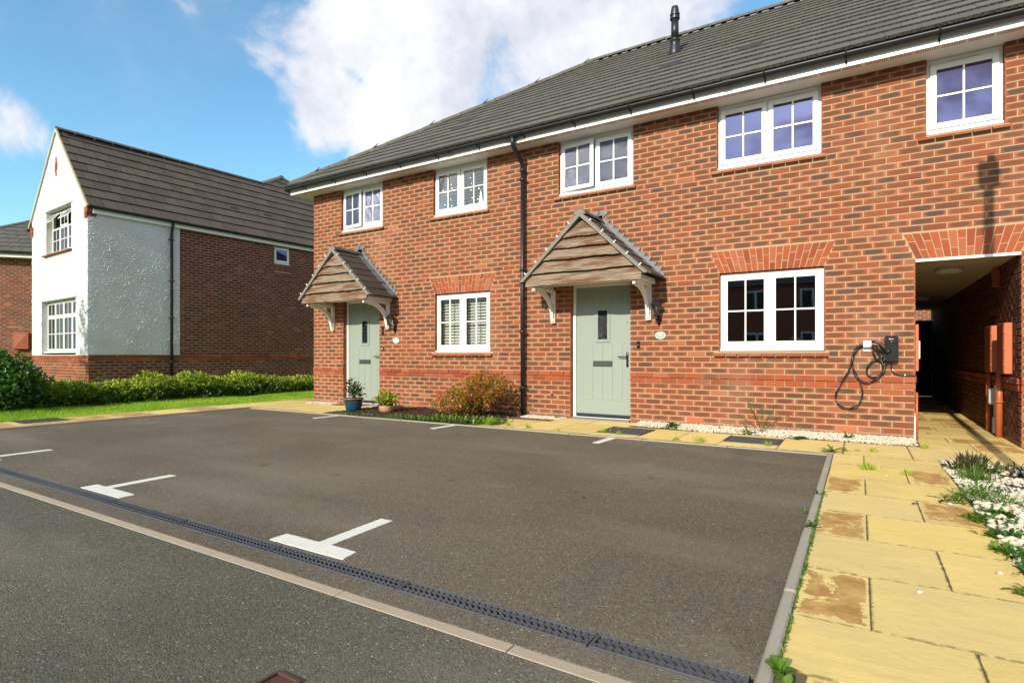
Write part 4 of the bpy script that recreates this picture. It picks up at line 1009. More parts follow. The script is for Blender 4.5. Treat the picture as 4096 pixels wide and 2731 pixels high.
# =================================================================== far brick house behind it
cth = R(50)
Ch = thing('brick_house', 'red brick house with hipped tiled roof, partly hidden behind the white rendered gable', 'house', (-23.5, -.35, 0), rot=(0, 0, cth))
CM = Matrix.Translation((-23.5, -.35, 0)) @ Matrix.Rotation(cth, 4, 'Z')
b = MB(); b.box(-1.9, 8, .008, .3, -.3, 4.6); b.box(-1.892, -1.6, .3, 7, -.3, 4.6); b.box(-1.6, 8, 6.7, 7, -.3, 4.6); b.box(7.7, 8, .3, 6.7, -.3, 4.6); cw_ = b.obj('wall', 'mortar_dark', Ch)
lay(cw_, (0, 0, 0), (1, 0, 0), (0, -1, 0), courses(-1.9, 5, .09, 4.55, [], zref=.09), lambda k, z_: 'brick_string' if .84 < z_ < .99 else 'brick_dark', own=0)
b = MB(); b.add([(-2.25, -.35, 4.66), (8.35, -.35, 4.66), (8.35, 7.35, 4.66), (-2.25, 7.35, 4.66), (1.6, 3.5, 7.2), (4.5, 3.5, 7.2)], [(0,1,5,4), (1,2,5), (2,3,4,5), (3,0,4), (0,3,2,1)]); cr_ = b.obj('roof', 'roof_tile', Ch)
slC = math.atan(2.54/3.85)
tile_roof(cr_, (-2.25, -.35, 4.69), (1, 0, 0), (0, math.cos(slC), math.sin(slC)), 10.6, 13, (3.85/math.cos(slC))/13, lambda s_: s_*math.cos(slC), 'roof_tile', 60, right_cut=lambda s_: 10.6-s_*math.cos(slC)*.9, loc_parent=CM, seam=.007)
ridge_line(cr_, (-2.22, -.32, 4.76), (1.6, 3.5, 7.26), 12, 'hip_tile')
b = MB(); b.box(-2.2, 8.3, -.33, -.30, 4.50, 4.65); b.box(-2.2, 8.3, -.33, 0, 4.49, 4.50); b.obj('fascia', 'white_upvc', Ch)
b = MB(); extr(b, [(p[0]-GY-.39, p[1]-GZ+4.66) for p in gutter_prof(GY, GZ, .056)], -2.3, 8.3, 'x'); b.obj('gutter', 'black_plastic', Ch)
q = MB(); q.bbox(-.30, .18, -.15, .0, 1.02, 1.62, .02); mb_ = q.obj('meter_box', 'brown_plastic', None, label='brown meter box with a raised square panel on the far brick house wall', cat='meter box')
mb_.matrix_world = CM @ Matrix.Translation((.75, 0, .18))
q = MB(); q.add([(-.25,-.151,1.07),(.13,-.151,1.07),(.13,-.151,1.57),(-.25,-.151,1.57),(-.06,-.175,1.32)], [(0,1,4),(1,2,4),(2,3,4),(3,0,4)]); q.obj('lid', 'brown_plastic', mb_)

# =================================================================== houses across the road (behind the camera, they show in the panes)
for i, (hx, lab) in enumerate([(-28, 'brick house across the road, mirrored far left in the panes'), (-14.2, 'brick house across the road, second from the left in a row behind the viewpoint'), (-.9, 'brick house across the road straight behind the kitchen window and the viewpoint'), (12, 'brick house across the road, rightmost of the row behind the viewpoint')]):
    oh = thing('brick_house', lab, 'house', (hx, -27, 0), 'houses across the road')
    b = MB(); wall_cells(b, -6, 6, -.3, 5, [], -.2, 0); b.box(-6, -5.8, -7.8, -.2, -.3, 5); b.box(5.8, 6, -7.8, -.2, -.3, 5); b.box(-6, 6, -8, -7.8, -.3, 5); b.obj('wall', 'far_wall', oh)
    b = MB(); b.add([(-6.3,.3,4.95),(6.3,.3,4.95),(6.3,-8.3,4.95),(-6.3,-8.3,4.95),(-6.3,-4,7.7),(6.3,-4,7.7)], [(0,1,5,4),(2,3,4,5),(0,4,3),(1,2,5),(0,3,2,1)]); b.obj('roof', 'roof_tile', oh)
    for wx in (-4, -1.3, 1.6, 4.2):
        for wz in (1.1, 3.5):
            b = MB(); b.bbox(wx-.65, wx+.65, .002, .07, wz, wz+1.15, .01); wo = b.obj('window', 'white_upvc', oh); 
            b = MB(); b.box(wx-.55, wx-.06, .065, .074, wz+.1, wz+1.05); b.box(wx+.06, wx+.55, .065, .074, wz+.1, wz+1.05); b.obj('pane', 'room_dark', wo)

# building glimpsed beyond the passage
gb_ = thing('garden_building', 'sunlit brick wall glimpsed over the dark gate at the end of the passage', 'building', (3.9, 17, 0))
b = MB(); b.box(-3, 4, .008, 3, -.3, 4.2); gw_ = b.obj('wall', 'mortar', gb_); lay(gw_, (0, 0, 0), (1, 0, 0), (0, -1, 0), courses(-2, 2.5, .9, 4.2, []), lambda k, z_: 'brick', own=0)
gt = thing('passage_gate', 'dark boarded timber gate closing the far end of the passage', 'gate', (0, 8.55, 0))
for i in range(8): MB().bbox(PS[0]+.004+i*.1128, PS[0]+.1162+i*.1128, 0, .025, .02, 1.80+random.uniform(-.004, .004), .001).obj('board', 'timber_dark', gt)
MB().box(PS[0]+.01, PS[1]-.01, -.03, -.001, .3, .4).obj('rail', 'timber_dark', gt); MB().box(PS[0]+.01, PS[1]-.01, -.03, -.001, 1.5, 1.6).obj('rail', 'timber_dark', gt)

# =================================================================== PAVED AND TARRED GROUND
ZP, ZS = -.018, 0.
pk = MB(); pk.box(-6.875, 2.571, -6.004, -1.502, -.098, ZP).box(-6.875, 2.571, -6.232, -6.118, -.098, ZP).obj('parking_bays', 'asphalt_parking', kind='structure')
rd = MB(); rd.box(-6.875, 60, -19, -6.288, -.098, -.022).box(-60, -6.875, -19, -12, -.098, -.022).box(2.62, 60, -6.288, -6.28, -.0981, -.0221); 
rd = MB(); rd.box(-6.875, 2.571, -12, -6.288, -.098, -.022).box(-60, 60, -19, -12, -.0979, -.022).obj('road', 'asphalt_road', kind='structure')
parking = bpy.data.objects['parking_bays']
def marking(poly, z_=ZP):
    # chipped edges: subdivide the outline and jitter it
    pts = []
    n = len(poly)
    for i in range(n):
        a, c_ = Vector((*poly[i], 0)), Vector((*poly[(i+1) % n], 0)); m_ = max(2, int((c_-a).length/.02))
        for k in range(m_):
            p = a.lerp(c_, k/m_); pts.append((p.x+random.uniform(-.0022, .0022), p.y+random.uniform(-.0022, .0022)))
    MB().prism(pts, z_-.002, z_+.004, 'z').obj('road_marking', 'road_paint', parking)
for xs_, (c0, c1), ft in ((.452, (.145, .70), 0), (-1.945, (-2.12, -1.53), 0), (-4.34, (-4.95, -4.06), 0)):
    marking([(c0, -5.992), (c1+.01, -5.992), (c1-.01, -5.885), (xs_+.045, -5.882), (xs_+.045-.03, -5.395), (xs_-.045-.03, -5.40), (xs_-.045, -5.882), (c0-.005, -5.88)])
for xf in (.295, -2.085, -4.485): marking([(xf-.032, -1.97), (xf+.055, -1.97), (xf+.075, -1.51), (xf-.02, -1.51)])
# kerb stones
kb = thing('kerb', 'pale concrete edging stones round the parking bays', 'kerb'); 
def kerb_run(a, c_, fixed, axis, L_=.915, w_=.046, zt=.010):
    n = max(1, round(abs(c_-a)/L_)); st = (c_-a)/n
    for i in range(n):
        p, q_ = sorted((a+i*st, a+(i+1)*st)); p += .002; q_ -= .002; dz = random.uniform(-.003, .003)
        if axis == 'x': MB().bbox(p, q_, fixed, fixed+w_, -.10, zt+dz, .008).obj('kerb_stone', 'concrete', kb)
        else: MB().bbox(fixed, fixed+w_, p, q_, -.10, zt+dz, .008).obj('kerb_stone', 'concrete', kb)
kerb_run(-1.50, -12, 2.573, 'y'); kerb_run(-6.875, 2.573, -1.50, 'x', zt=-.006); kerb_run(-1.50, -12, -6.922, 'y')
MB().box(2.572, 2.62, -1.50, -1.454, -.1, .009).obj('kerb_stone', 'concrete', kb)
sp_ = thing('edging_strip', 'flush pale concrete strip between the road and the drainage channel', 'edging')
x0 = -6.87; js = [-6.87, -6.3, -5.4, -4.48, -3.57, -2.65, -1.75, -.83, .08, .993, 1.832, 2.571]
for a, c_ in zip(js[:-1], js[1:]): MB().bbox(a+.002, c_-.002, -6.287, -6.233, -.1, -.0195+random.uniform(-.0005, .0005), .002).obj('edging_stone', 'concrete_strip', sp_)
# drainage channel
dr = thing('drainage_channel', 'black plastic drainage channel with chevron grating across the front of the parking bays', 'drain')
MB().box(-6.87, 2.56, -6.117, -6.005, -.099, -.085).box(-6.87, 2.56, -6.117, -6.112, -.085, -.03).box(-6.87, 2.56, -6.010, -6.005, -.085, -.03).obj('channel', 'black_plastic', dr)
q = MB(); L_ = .885; ya, yb_ = -.052, .052; zt = 0.
q.bbox(.002, L_-.002, ya, ya+.013, -.03, zt, .003); q.bbox(.002, L_-.002, yb_-.013, yb_, -.03, zt, .003); q.box(.002, .012, ya+.013, yb_-.013, -.03, zt-.001); q.box(L_-.012, L_-.002, ya+.013, yb_-.013, -.03, zt-.001)
nb = 29; st = (L_-.024)/nb
for i in range(nb):
    xx = .012+i*st; ys = [ya+.012, ya+.030, -.012, .010, yb_-.028, yb_-.012]; of = [0, .0, .026, .002, .030, .030]
    for k in range(5):
        q.add([(xx+of[k], ys[k], -.018), (xx+of[k]+.0125, ys[k], -.018), (xx+of[k+1]+.0125, ys[k+1], -.018), (xx+of[k+1], ys[k+1], -.018),
               (xx+of[k], ys[k], zt-.002), (xx+of[k]+.0125, ys[k], zt-.002), (xx+of[k+1]+.0125, ys[k+1], zt-.002), (xx+of[k+1], ys[k+1], zt-.002)],
              [(0,3,2,1),(4,5,6,7),(0,1,5,4),(1,2,6,5),(2,3,7,6),(3,0,4,7)])
gm_ = q.mesh('grating', 'grate_plastic')
for i in range(11): link('grating', gm_, dr, loc=(2.047+.885*.0-.885*(i), -6.061, -.016+random.uniform(-.0015, .0015)))
link('grating', gm_, dr, loc=(2.047, -6.061, -.016)) if False else None
q = MB(); 
gm2 = MB(); sc_ = .505/.885; gm2.V = [(v.co.x*sc_, v.co.y, v.co.z) for v in gm_.vertices]; gm2.F = [tuple(p.vertices) for p in gm_.polygons]; gm2.M = [0]*len(gm2.F)
# the end piece is a cut section with the same bar spacing
q = MB(); L2 = .505; q.bbox(.002, L2-.002, ya, ya+.013, -.03, zt, .003); q.bbox(.002, L2-.002, yb_-.013, yb_, -.03, zt, .003); q.box(.002, .012, ya+.013, yb_-.013, -.03, zt-.001); q.box(L2-.012, L2-.002, ya+.013, yb_-.013, -.03, zt-.001)
for i in range(16):
    xx = .012+i*st; ys = [ya+.012, ya+.030, -.012, .010, yb_-.028, yb_-.012]; of = [0, .0, .026, .002, .030, .030]
    for k in range(5):
        q.add([(xx+of[k], ys[k], -.018), (xx+of[k]+.0125, ys[k], -.018), (xx+of[k+1]+.0125, ys[k+1], -.018), (xx+of[k+1], ys[k+1], -.018),
               (xx+of[k], ys[k], zt-.002), (xx+of[k]+.0125, ys[k], zt-.002), (xx+of[k+1]+.0125, ys[k+1], zt-.002), (xx+of[k+1], ys[k+1], zt-.002)],
              [(0,3,2,1),(4,5,6,7),(0,1,5,4),(1,2,6,5),(2,3,7,6),(3,0,4,7)])
for o in list(bpy.data.objects):
    if o.name.startswith('grating'): o.location.x -= .885
q.obj('grating', 'grate_plastic', dr, loc=(2.049, -6.061, -.0155))
# paving slabs
pave = MB(); pave.box(2.62, 3.46, -12, -1.452, -.099, -.005).box(2.62, 6.5, -1.452, -.0, -.099, -.005).box(-1.9, 2.62, -1.452, .085, -.0985, -.0052).box(-6.874, -4.9, -1.452, .085, -.0985, -.0052).box(-7.78, -6.924, -12, 3.5, -.099, -.0048).box(PS[0], PS[1], 0, 9, -.0995, -.0055)
pv = pave.obj('pavement', 'joint_fill', kind='structure')
def slab(x0, x1, y0, y1, mt='slab', z_=0., parent=None):
    g = .0022; dz = random.uniform(-.0015, .0015); q = MB(); q.bbox(x0+g, x1-g, y0+g, y1-g, -.05, z_+dz, .0022)
    cx_, cy_ = (x0+x1)/2, (y0+y1)/2; q.uv = [((v[0]-cx_)/(x1-x0)*2, (v[1]-cy_)/(y1-y0)*2, 0) for v in q.V]; q.bc = [(random.random(), random.random(), random.random())]*len(q.V)
    q.obj('paving_slab', mt, parent or pv)
ys = [-1.452, -2.02, -2.665, -3.25, -3.825, -4.385, -4.955, -5.52, -5.942]
for i in range(8):
    xj = 2.875 if i % 2 == 0 else 3.165
    wl, wr = {1: (0, 1), 2: (1, 0), 3: (0, 1), 4: (1, 0), 5: (0, 0), 6: (1, 0), 7: (0, 0)}.get(i, (0, 0))
    slab(2.622, xj, ys[i+1], ys[i], 'slab_worn' if wl else 'slab'); slab(xj, 3.46, ys[i+1], ys[i], 'slab_worn' if wr else 'slab')
yy = -5.942
slab(2.70, 3.10, yy-.5, yy, 'slab_worn'); slab(3.10, 3.46, yy-.5, yy, 'slab_worn')
for k in range(9): slab(2.70, 3.08+.2*(k % 2), yy-1.0-.5*k, yy-.5-.5*k, random.choice(['slab', 'slab_worn'])); slab(3.08+.2*(k % 2), 3.46, yy-1.0-.5*k, yy-.5-.5*k)
for a, c_ in ((2.10, 2.70), (2.70, 3.27), (3.27, 3.865), (3.865, 4.45), (4.45, 5.05), (5.05, 5.65)): slab(a, c_, -1.452, -.53, random.choice(['slab', 'slab', 'slab_worn']) if a > 2.7 else 'slab')
for a, c_ in ((-1.72, -1.16), (-1.16, -.58), (-.58, 0.), (.58, 1.02), (1.02, 1.51)): slab(a, c_, -1.452, -.53)
for a, c_ in ((-1.05, -.45), (-.45, .16)): slab(a, c_, -.53, -.032)
slab(0, .58, -.65, -.53); slab(0, .58, -1.452, -1.25); slab(1.51, 2.10, -.72, -.53); slab(1.51, 2.10, -1.452, -1.20)
slab(3.40, 3.86, -.53, 0); slab(3.86, 4.29, -.53, 0, 'slab_worn'); slab(4.3, 4.9, -.53, -.1)
y_ = 0.
for k in range(20):
    h_ = random.choice([.3, .45, .45, .6]); xj = random.choice([3.69, 3.84, 3.99])
    slab(3.39, xj, y_, y_+h_, random.choice(['slab', 'slab_worn'])); slab(xj, 4.29, y_, y_+h_, random.choice(['slab', 'slab_worn'])); y_ += h_
    if y_ > 8.9: break
for a, c_ in ((-6.874, -6.3), (-6.3, -5.7), (-5.7, -5.2), (-5.2, -4.92)): slab(a, c_, -1.452, -.72); slab(a, c_, -.72, -.31 if a < -6.2 else -.032)
y_ = -12.
while y_ < 3: slab(-7.78, -6.926 if y_ < -1.5 else -6.876, y_, y_+.6, random.choice(['slab', 'slab', 'slab_worn'])); y_ += .6
# ribbed inspection covers
def cover(name, x0, x1, y0, y1, label, z_=.004, mt='cast_iron_cover', rib=.035, group='ribbed black inspection covers'):
    t_ = thing(name, label, 'drain cover', ((x0+x1)/2, (y0+y1)/2, z_), group); w_, h_ = (x1-x0)/2, (y1-y0)/2
    q = MB(); q.bbox(-w_, w_, -h_, -h_+.02, -.04, .004, .002); q.bbox(-w_, w_, h_-.02, h_, -.04, .004, .002); q.box(-w_, -w_+.02, -h_+.02, h_-.02, -.04, .0038); q.box(w_-.02, w_, -h_+.02, h_-.02, -.04, .0038); q.obj('frame', mt, t_)
    q = MB(); q.box(-w_+.022, w_-.022, -h_+.022, h_-.022, -.04, 0)
    for i, xx in enumerate(np.arange(-w_+.04, w_-.04, rib)):
        for j, yv in enumerate(np.arange(-h_+.04, h_-.04, rib)):
            if (i+j) % 2: q.bbox(xx-.012, xx+.012, yv-.004, yv+.004, -.001, .004, .001)
            else: q.bbox(xx-.004, xx+.004, yv-.012, yv+.012, -.001, .004, .001)
    q.obj('lid', mt, t_)
cover('inspection_cover', .0, .575, -1.25, -.65, 'square black inspection cover in the slabs just right of the right hand door')
cover('inspection_cover', 1.515, 2.095, -1.20, -.72, 'black inspection cover below the kitchen window, beside the white pebbles')
cover('inspection_cover', -4.93, -4.36, -1.40, -.86, 'black inspection cover under the blue plant pot', z_=.0)
cover('inspection_cover', -3.75, -3.1, -1.42, -.98, 'black inspection cover half covered by bark between the potted plant and the orange shrub', z_=-.004)
cover('inspection_cover', -7.80, -7.28, -4.72, -4.15, 'black inspection cover at the edge of the lawn and the left path')
st_ = thing('stopcock_cover', 'small rusty brown cover with a diamond pattern set in the road at the bottom edge', 'drain cover', (1.345, -6.872, -.0165))
q = MB(); q.bbox(-.056, .056, .100, .115, -.05, .003, .002); q.bbox(-.056, .056, -.115, -.100, -.05, .003, .002); q.box(-.056, -.045, -.1, .1, -.05, .0028); q.box(.045, .056, -.1, .1, -.05, .0028); q.obj('frame', 'rusty_cover', st_)
q = MB(); q.box(-.044, .044, -.098, .098, -.05, -.004)
for i in range(-12, 13):
    for sg in (1, -1):
        a = i*.018; p0 = Vector((-.040, a-.05*sg, 0)); p1 = Vector((.040, a+.05*sg, 0))
        if abs(p0.y) < .07 and abs(p1.y) < .07: q.tube([(p0.x, p0.y, -.0035), (p1.x, p1.y, -.0035)], .0013, 4)
q.bbox(-.018, .018, -.03, -.0, -.004, -.0005, .001)
q.obj('lid', 'rusty_cover', st_)
q = MB(); q.bbox(-6.05, -5.27, -.30, .02, .0, .012, .004); q.obj('door_mat', 'mat_coir', None, label='flat brown coir mat at the foot of the left door', cat='mat')

# =================================================================== PEBBLES
ico = [(0,0,-1),(.7236,-.5257,-.4472),(-.2764,-.8507,-.4472),(-.8944,0,-.4472),(-.2764,.8507,-.4472),(.7236,.5257,-.4472),(.2764,-.8507,.4472),(-.7236,-.5257,.4472),(-.7236,.5257,.4472),(.2764,.8507,.4472),(.8944,0,.4472),(0,0,1)]
icf = [(0,2,1),(0,1,5),(0,3,2),(0,4,3),(0,5,4),(1,2,6),(2,3,7),(3,4,8),(4,5,9),(5,1,10),(6,2,7),(7,3,8),(8,4,9),(9,5,10),(10,1,6),(11,6,7),(11,7,8),(11,8,9),(11,9,10),(11,10,6)]
def stones(name, P, s0, s1, matn, label, cat='gravel', kind='stuff', flat=.75):
    P = np.asarray(P); n = len(P); I = np.array(ico)[None]*(1+rng.uniform(-.28, .28, (n, 12, 3)))
    sz = rng.uniform(s0, s1, (n, 1, 1))*np.stack([rng.uniform(.8, 1.35, n), rng.uniform(.7, 1.1, n), rng.uniform(.6, 1., n)*flat], 1)[:, None, :]
    I = I*sz; a = rng.uniform(0, 2*np.pi, n); ca, sa = np.cos(a)[:, None], np.sin(a)[:, None]
    X = I[..., 0]*ca-I[..., 1]*sa; Y = I[..., 0]*sa+I[..., 1]*ca
    V = np.stack([X, Y, I[..., 2]], -1)+P[:, None, :]
    F = (np.array(icf)[None]+(np.arange(n)*12)[:, None, None]).reshape(-1, 3)
    o = link(name, npmesh(name, V.reshape(-1, 3), F, matn), None, label=label, cat=cat, kind=kind); return o
def scat(n, x0, x1, y0, y1, z0, z1): return np.stack([rng.uniform(x0, x1, n), rng.uniform(y0, y1, n), rng.uniform(z0, z1, n)], 1)
P = scat(7500, .17, 3.37, -.50, -.01, -.012, .012); xx, yv = P[:, 0], P[:, 1]
lim = -.33-.12*np.clip((xx-.2)/1., 0, 1)-.03*np.sin(xx*7)-.02*np.sin(xx*17); P = P[yv > lim]
P[:, 2] += np.clip((P[:, 1]-lim[yv > lim])*.09, 0, .022)
P2 = scat(1500, -1.72, -1.02, -.26, -.01, -.01, .015); P3 = scat(1500, -6.85, -6.07, -.29, -.01, -.01, .015)
MB().box(.16, 3.385, -.53, .0, -.05, -.006).box(-1.9, -1.05, -.53, 0, -.05, -.008).box(-6.88, -6.04, -.31, 0, -.05, -.008).obj('pebble_bed', 'concrete', kind='structure')
stones('pebble_strip', P, .009, .019, 'pebble_cream', 'strip of cream pebbles along the wall below the kitchen window')
stones('pebble_strip', P2, .009, .018, 'pebble_cream', 'short patch of cream pebbles between the downpipe and the right hand door')
stones('pebble_strip', P3, .009, .017, 'pebble_cream', 'patch of cream pebbles at the foot of the brick pier left of the left door')
MB().box(3.462, 9, -12, -1.452, -.099, -.012).obj('garden_bed', 'soil', kind='structure')
P = scat(9500, 3.47, 4.7, -5.6, -1.47, -.012, .020); P = P[np.array([mn_.noise((a*4, c_*4, 1)) > -.22 for a, c_ in P[:, :2]])]
stones('gravel_bed', P, .014, .027, 'pebble_cream', 'bed of large cream stones right of the yellow path')
P = scat(5000, 4.7, 7.5, -7., -1.47, -.006, .02); stones('gravel_bed', P, .018, .03, 'pebble_cream', 'rest of the cream stone bed further right, outside the picture')
for (x_, y_, nm) in [(2.95, -5.05, 'white stone lying on the slabs, nearest the viewpoint'), (3.27, -4.62, 'white stone lying near the right end of the path'), (2.93, -2.46, 'small white stone on the brown stained slab'), (3.24, -3.28, 'white stone on the path edge by the weeds')]:
    stones('loose_stone', [(x_+.1, y_, .008)], .014, .02, 'pebble_cream', nm, 'stone', None)
# mulch bed
b = MB(); V = []; F = []; nx, ny = 60, 26
for i in range(nx+1):
    for j in range(ny+1):
        X_ = -4.92+3.1*i/nx; Y_ = -1.452+1.452*j/ny; ed = min(1, (Y_+1.452)/.35, (X_+4.92)/.5+.2, (-1.82-X_)/.4)
        V.append((X_, Y_, -.014+ed*(.03+.022*mn_.noise((X_*3, Y_*3, 0))+.012*mn_.noise((X_*11, Y_*11, 0)))))
for i in range(nx):
    for j in range(ny): F.append((i*(ny+1)+j, (i+1)*(ny+1)+j, (i+1)*(ny+1)+j+1, i*(ny+1)+j+1))
link('planting_bed', npmesh('planting_bed', V, F, 'soil'), None, kind='structure')
def mulch_z(x_, y_): return -.012+min(1, (y_+1.452)/.35, (x_+4.92)/.5+.2, (-1.82-x_)/.4)*(.03+.022*mn_.noise((x_*3, y_*3, 0)))
n = 5200; P = scat(n, -4.85, -1.9, -1.36, -.03, 0, .02); P = P[(P[:, 1] > -1.0-.25*np.sin(P[:, 0]*2)) | (rng.random(n) < .35)]
P[:, 2] += np.array([mulch_z(a, c_) for a, c_ in P[:, :2]])
def chips(P, L0, L1, matn, name, **kw):
    n = len(P); a = rng.uniform(0, 2*np.pi, n); t_ = rng.uniform(-.5, .5, n); L_ = rng.uniform(L0, L1, n); w_ = rng.uniform(.003, .008, n)
    d = np.stack([np.cos(a)*np.cos(t_), np.sin(a)*np.cos(t_), np.sin(t_)], 1); s_ = np.stack([-np.sin(a), np.cos(a), rng.uniform(-.4, .4, n)], 1)
    V = np.stack([P-d*L_[:, None]-s_*w_[:, None], P+d*L_[:, None]-s_*w_[:, None]*.4, P+d*L_[:, None]+s_*w_[:, None]*.5, P-d*L_[:, None]+s_*w_[:, None]], 1)
    V2 = V+np.array([0, 0, .004]); V = np.concatenate([V, V2], 1)
    F = np.array([(0,3,2,1),(4,5,6,7),(0,1,5,4),(1,2,6,5),(2,3,7,6),(3,0,4,7)])[None]+(np.arange(n)*8)[:, None, None]
    return link(name, npmesh(name, V.reshape(-1, 3), F.reshape(-1, 4), matn), None, **kw)
chips(P, .008, .028, 'bark', 'bark_mulch', label='dark bark mulch spread over the bed beneath the left ground floor window', cat='mulch', kind='stuff')

# =================================================================== PLANTS
def leaf_quads(P, D, Sz, asp=.5, up=None, fold=.15):
    """P base points, D unit directions, Sz lengths -> verts (n*4), faces"""
    n = len(P); r_ = rng.normal(size=(n, 3)); r_[:, 2] *= .5; r_ += 0 if up is None else up
    s_ = np.cross(D, r_); s_ /= np.linalg.norm(s_, axis=1, keepdims=True)+1e-9; nn = np.cross(s_, D)
    L_ = Sz[:, None]
    V = np.stack([P, P+D*L_*.5+s_*L_*asp*.5+nn*L_*fold, P+D*L_-nn*L_*.1, P+D*L_*.5-s_*L_*asp*.5+nn*L_*fold], 1).reshape(-1, 3)
    F = np.arange(n*4).reshape(n, 4); return V, F
def rdir(n, zb=0.):
    d = rng.normal(size=(n, 3)); d[:, 2] += zb; return d/np.linalg.norm(d, axis=1, keepdims=True)
def foliage(name, P, D, Sz, matn, parent=None, lc=None, asp=.5, **kw):
    V, F = leaf_quads(P, D, Sz, asp); lc = rng.random(len(P)) if lc is None else lc
    return link(name, npmesh(name, V, F, matn, {'lc': ('FLOAT', np.repeat(lc, 4))}), parent, **kw)
# lawn
V = []; F = []; nx, ny = 60, 30
for i in range(nx+1):
    for j in range(ny+1):
        X_ = -7.782-(i/nx)**1.4*42; Y_ = -12+j*1.2; V.append((X_, Y_, -.012 + gz(X_) + (.02*mn_.noise((X_*.7, Y_*.7, 0)) if i else 0)))
for i in range(nx):
    for j in range(ny): F.append((i*(ny+1)+j, i*(ny+1)+j+1, (i+1)*(ny+1)+j+1, (i+1)*(ny+1)+j))
link('lawn', npmesh('lawn', V, F, 'lawn_soil', smooth=True), None, kind='structure')
def grass(n, x0, x1, y0, y1, h0, h1, label, zf=gz, keep=None, name='grass'):
    P = scat(n, x0, x1, y0, y1, 0, 0)
    if keep is not None: P = P[keep(P)]
    n = len(P); P[:, 2] = [zf(a)-.012 for a in P[:, 0]]
    nz = np.array([mn_.noise((a*1.7, c_*1.7, 4)) for a, c_ in P[:, :2]])
    H = rng.uniform(h0, h1, n)*(1+.5*nz); a = rng.uniform(0, 2*np.pi, n); s_ = np.stack([np.cos(a), np.sin(a), 0*a], 1)*rng.uniform(.0018, .0035, n)[:, None]
    tip = P+np.stack([rng.normal(0, .35, n)*H, rng.normal(0, .35, n)*H, H], 1)
    V = np.stack([P-s_, P+s_, tip], 1).reshape(-1, 3); lc = np.clip(rng.normal(.45, .2, n)-nz*.5, 0, 1)
    link(name, npmesh(name, V, np.arange(n*3).reshape(n, 3), 'grass_blade', {'lc': ('FLOAT', np.repeat(lc, 3))}), None, label=label, cat='grass', kind='stuff')
bare = lambda P: np.array([mn_.noise((a*1.3, c_*1.3, 9)) < .22+.3*(mn_.noise((a*6, c_*6, 2))) for a, c_ in P[:, :2]])
grass(105000, -9.3, -7.77, -7.5, 4., .018, .05, 'mown lawn strip between the yellow path and the hedge', keep=bare)
grass(36000, -15, -9.9, -6, .3, .03, .06, 'lawn behind the hedge in front of the white gable')
# hedge
def hedge_pts(n, y0, y1, xc, hw, h, ph=0.):
    y_ = rng.uniform(y0, y1, n); nz = np.array([mn_.noise((v*1.6+ph, 3.3, 0))*.5+mn_.noise((v*4.5+ph, 1.3, 0))*.5 for v in y_])
    a = rng.uniform(-.15, np.pi+.15, n); r_ = np.clip(rng.normal(.93, .13, n), .3, 1.15)
    hh = h(y_)*(1+.6*nz); 
    x_ = xc+hw*(1+.25*nz)*np.sign(np.cos(a))*np.abs(np.cos(a))**.7*r_; z_ = hh*np.abs(np.sin(a))**.6*r_
    low = rng.random(n) < .30; z_[low] = rng.uniform(.02, 1, low.sum())*hh[low]*.8
    D = np.stack([np.cos(a)*1., rng.normal(0, .5, n), np.abs(np.sin(a))+.25], 1); D += rng.normal(0, .45, (n, 3)); D /= np.linalg.norm(D, axis=1, keepdims=True)
    bump = np.array([mn_.noise((a_*9, b_*9, c_*9)) for a_, b_, c_ in zip(x_, y_, z_)])
    keep = bump > .0
    P = np.stack([x_, y_, z_+np.array([gz(v) for v in x_])], 1)[keep]; return P, D[keep], z_[keep]/hh[keep]
for i, (y0, y1, hf, lab) in enumerate([(-4.1, -2.0, lambda y_: .31+0*y_, 'low shaded stretch of hedge beside the large bush'), (-2.05, .35, lambda y_: .37+.06*np.sin(y_*3), 'bright taller stretch of hedge in front of the white and brick house'),
                                    (.3, 6., lambda y_: .30+.04*np.sin(y_*2.2), 'far stretch of low yellow green hedge reaching behind the brick terrace')]):
    hd = thing('hedge', lab, 'hedge', (0, 0, 0), 'hedge along the lawn')
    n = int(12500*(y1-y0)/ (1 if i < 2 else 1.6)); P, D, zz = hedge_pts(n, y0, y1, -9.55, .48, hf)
    foliage('foliage', P, D, rng.uniform(.035, .07, len(P)), 'leaf_hedge', hd, np.clip(-.05+.75*zz+rng.normal(0, .2, len(P)), 0, 1), .55)  # leaf colour by height paints in sunlit tops and a shaded base
    b = MB()
    for k in range(int((y1-y0)*26)):
        yb2 = random.uniform(y0, y1); xb2 = -9.55+random.uniform(-.22, .22); b.tube([(xb2, yb2, gz(xb2)-.03), (xb2+random.uniform(-.15, .15), yb2+random.uniform(-.12, .12), gz(xb2)+.32)], [.006, .003], 4, cap=False)
    b.obj('twigs', 'twig', hd, kind='stuff')
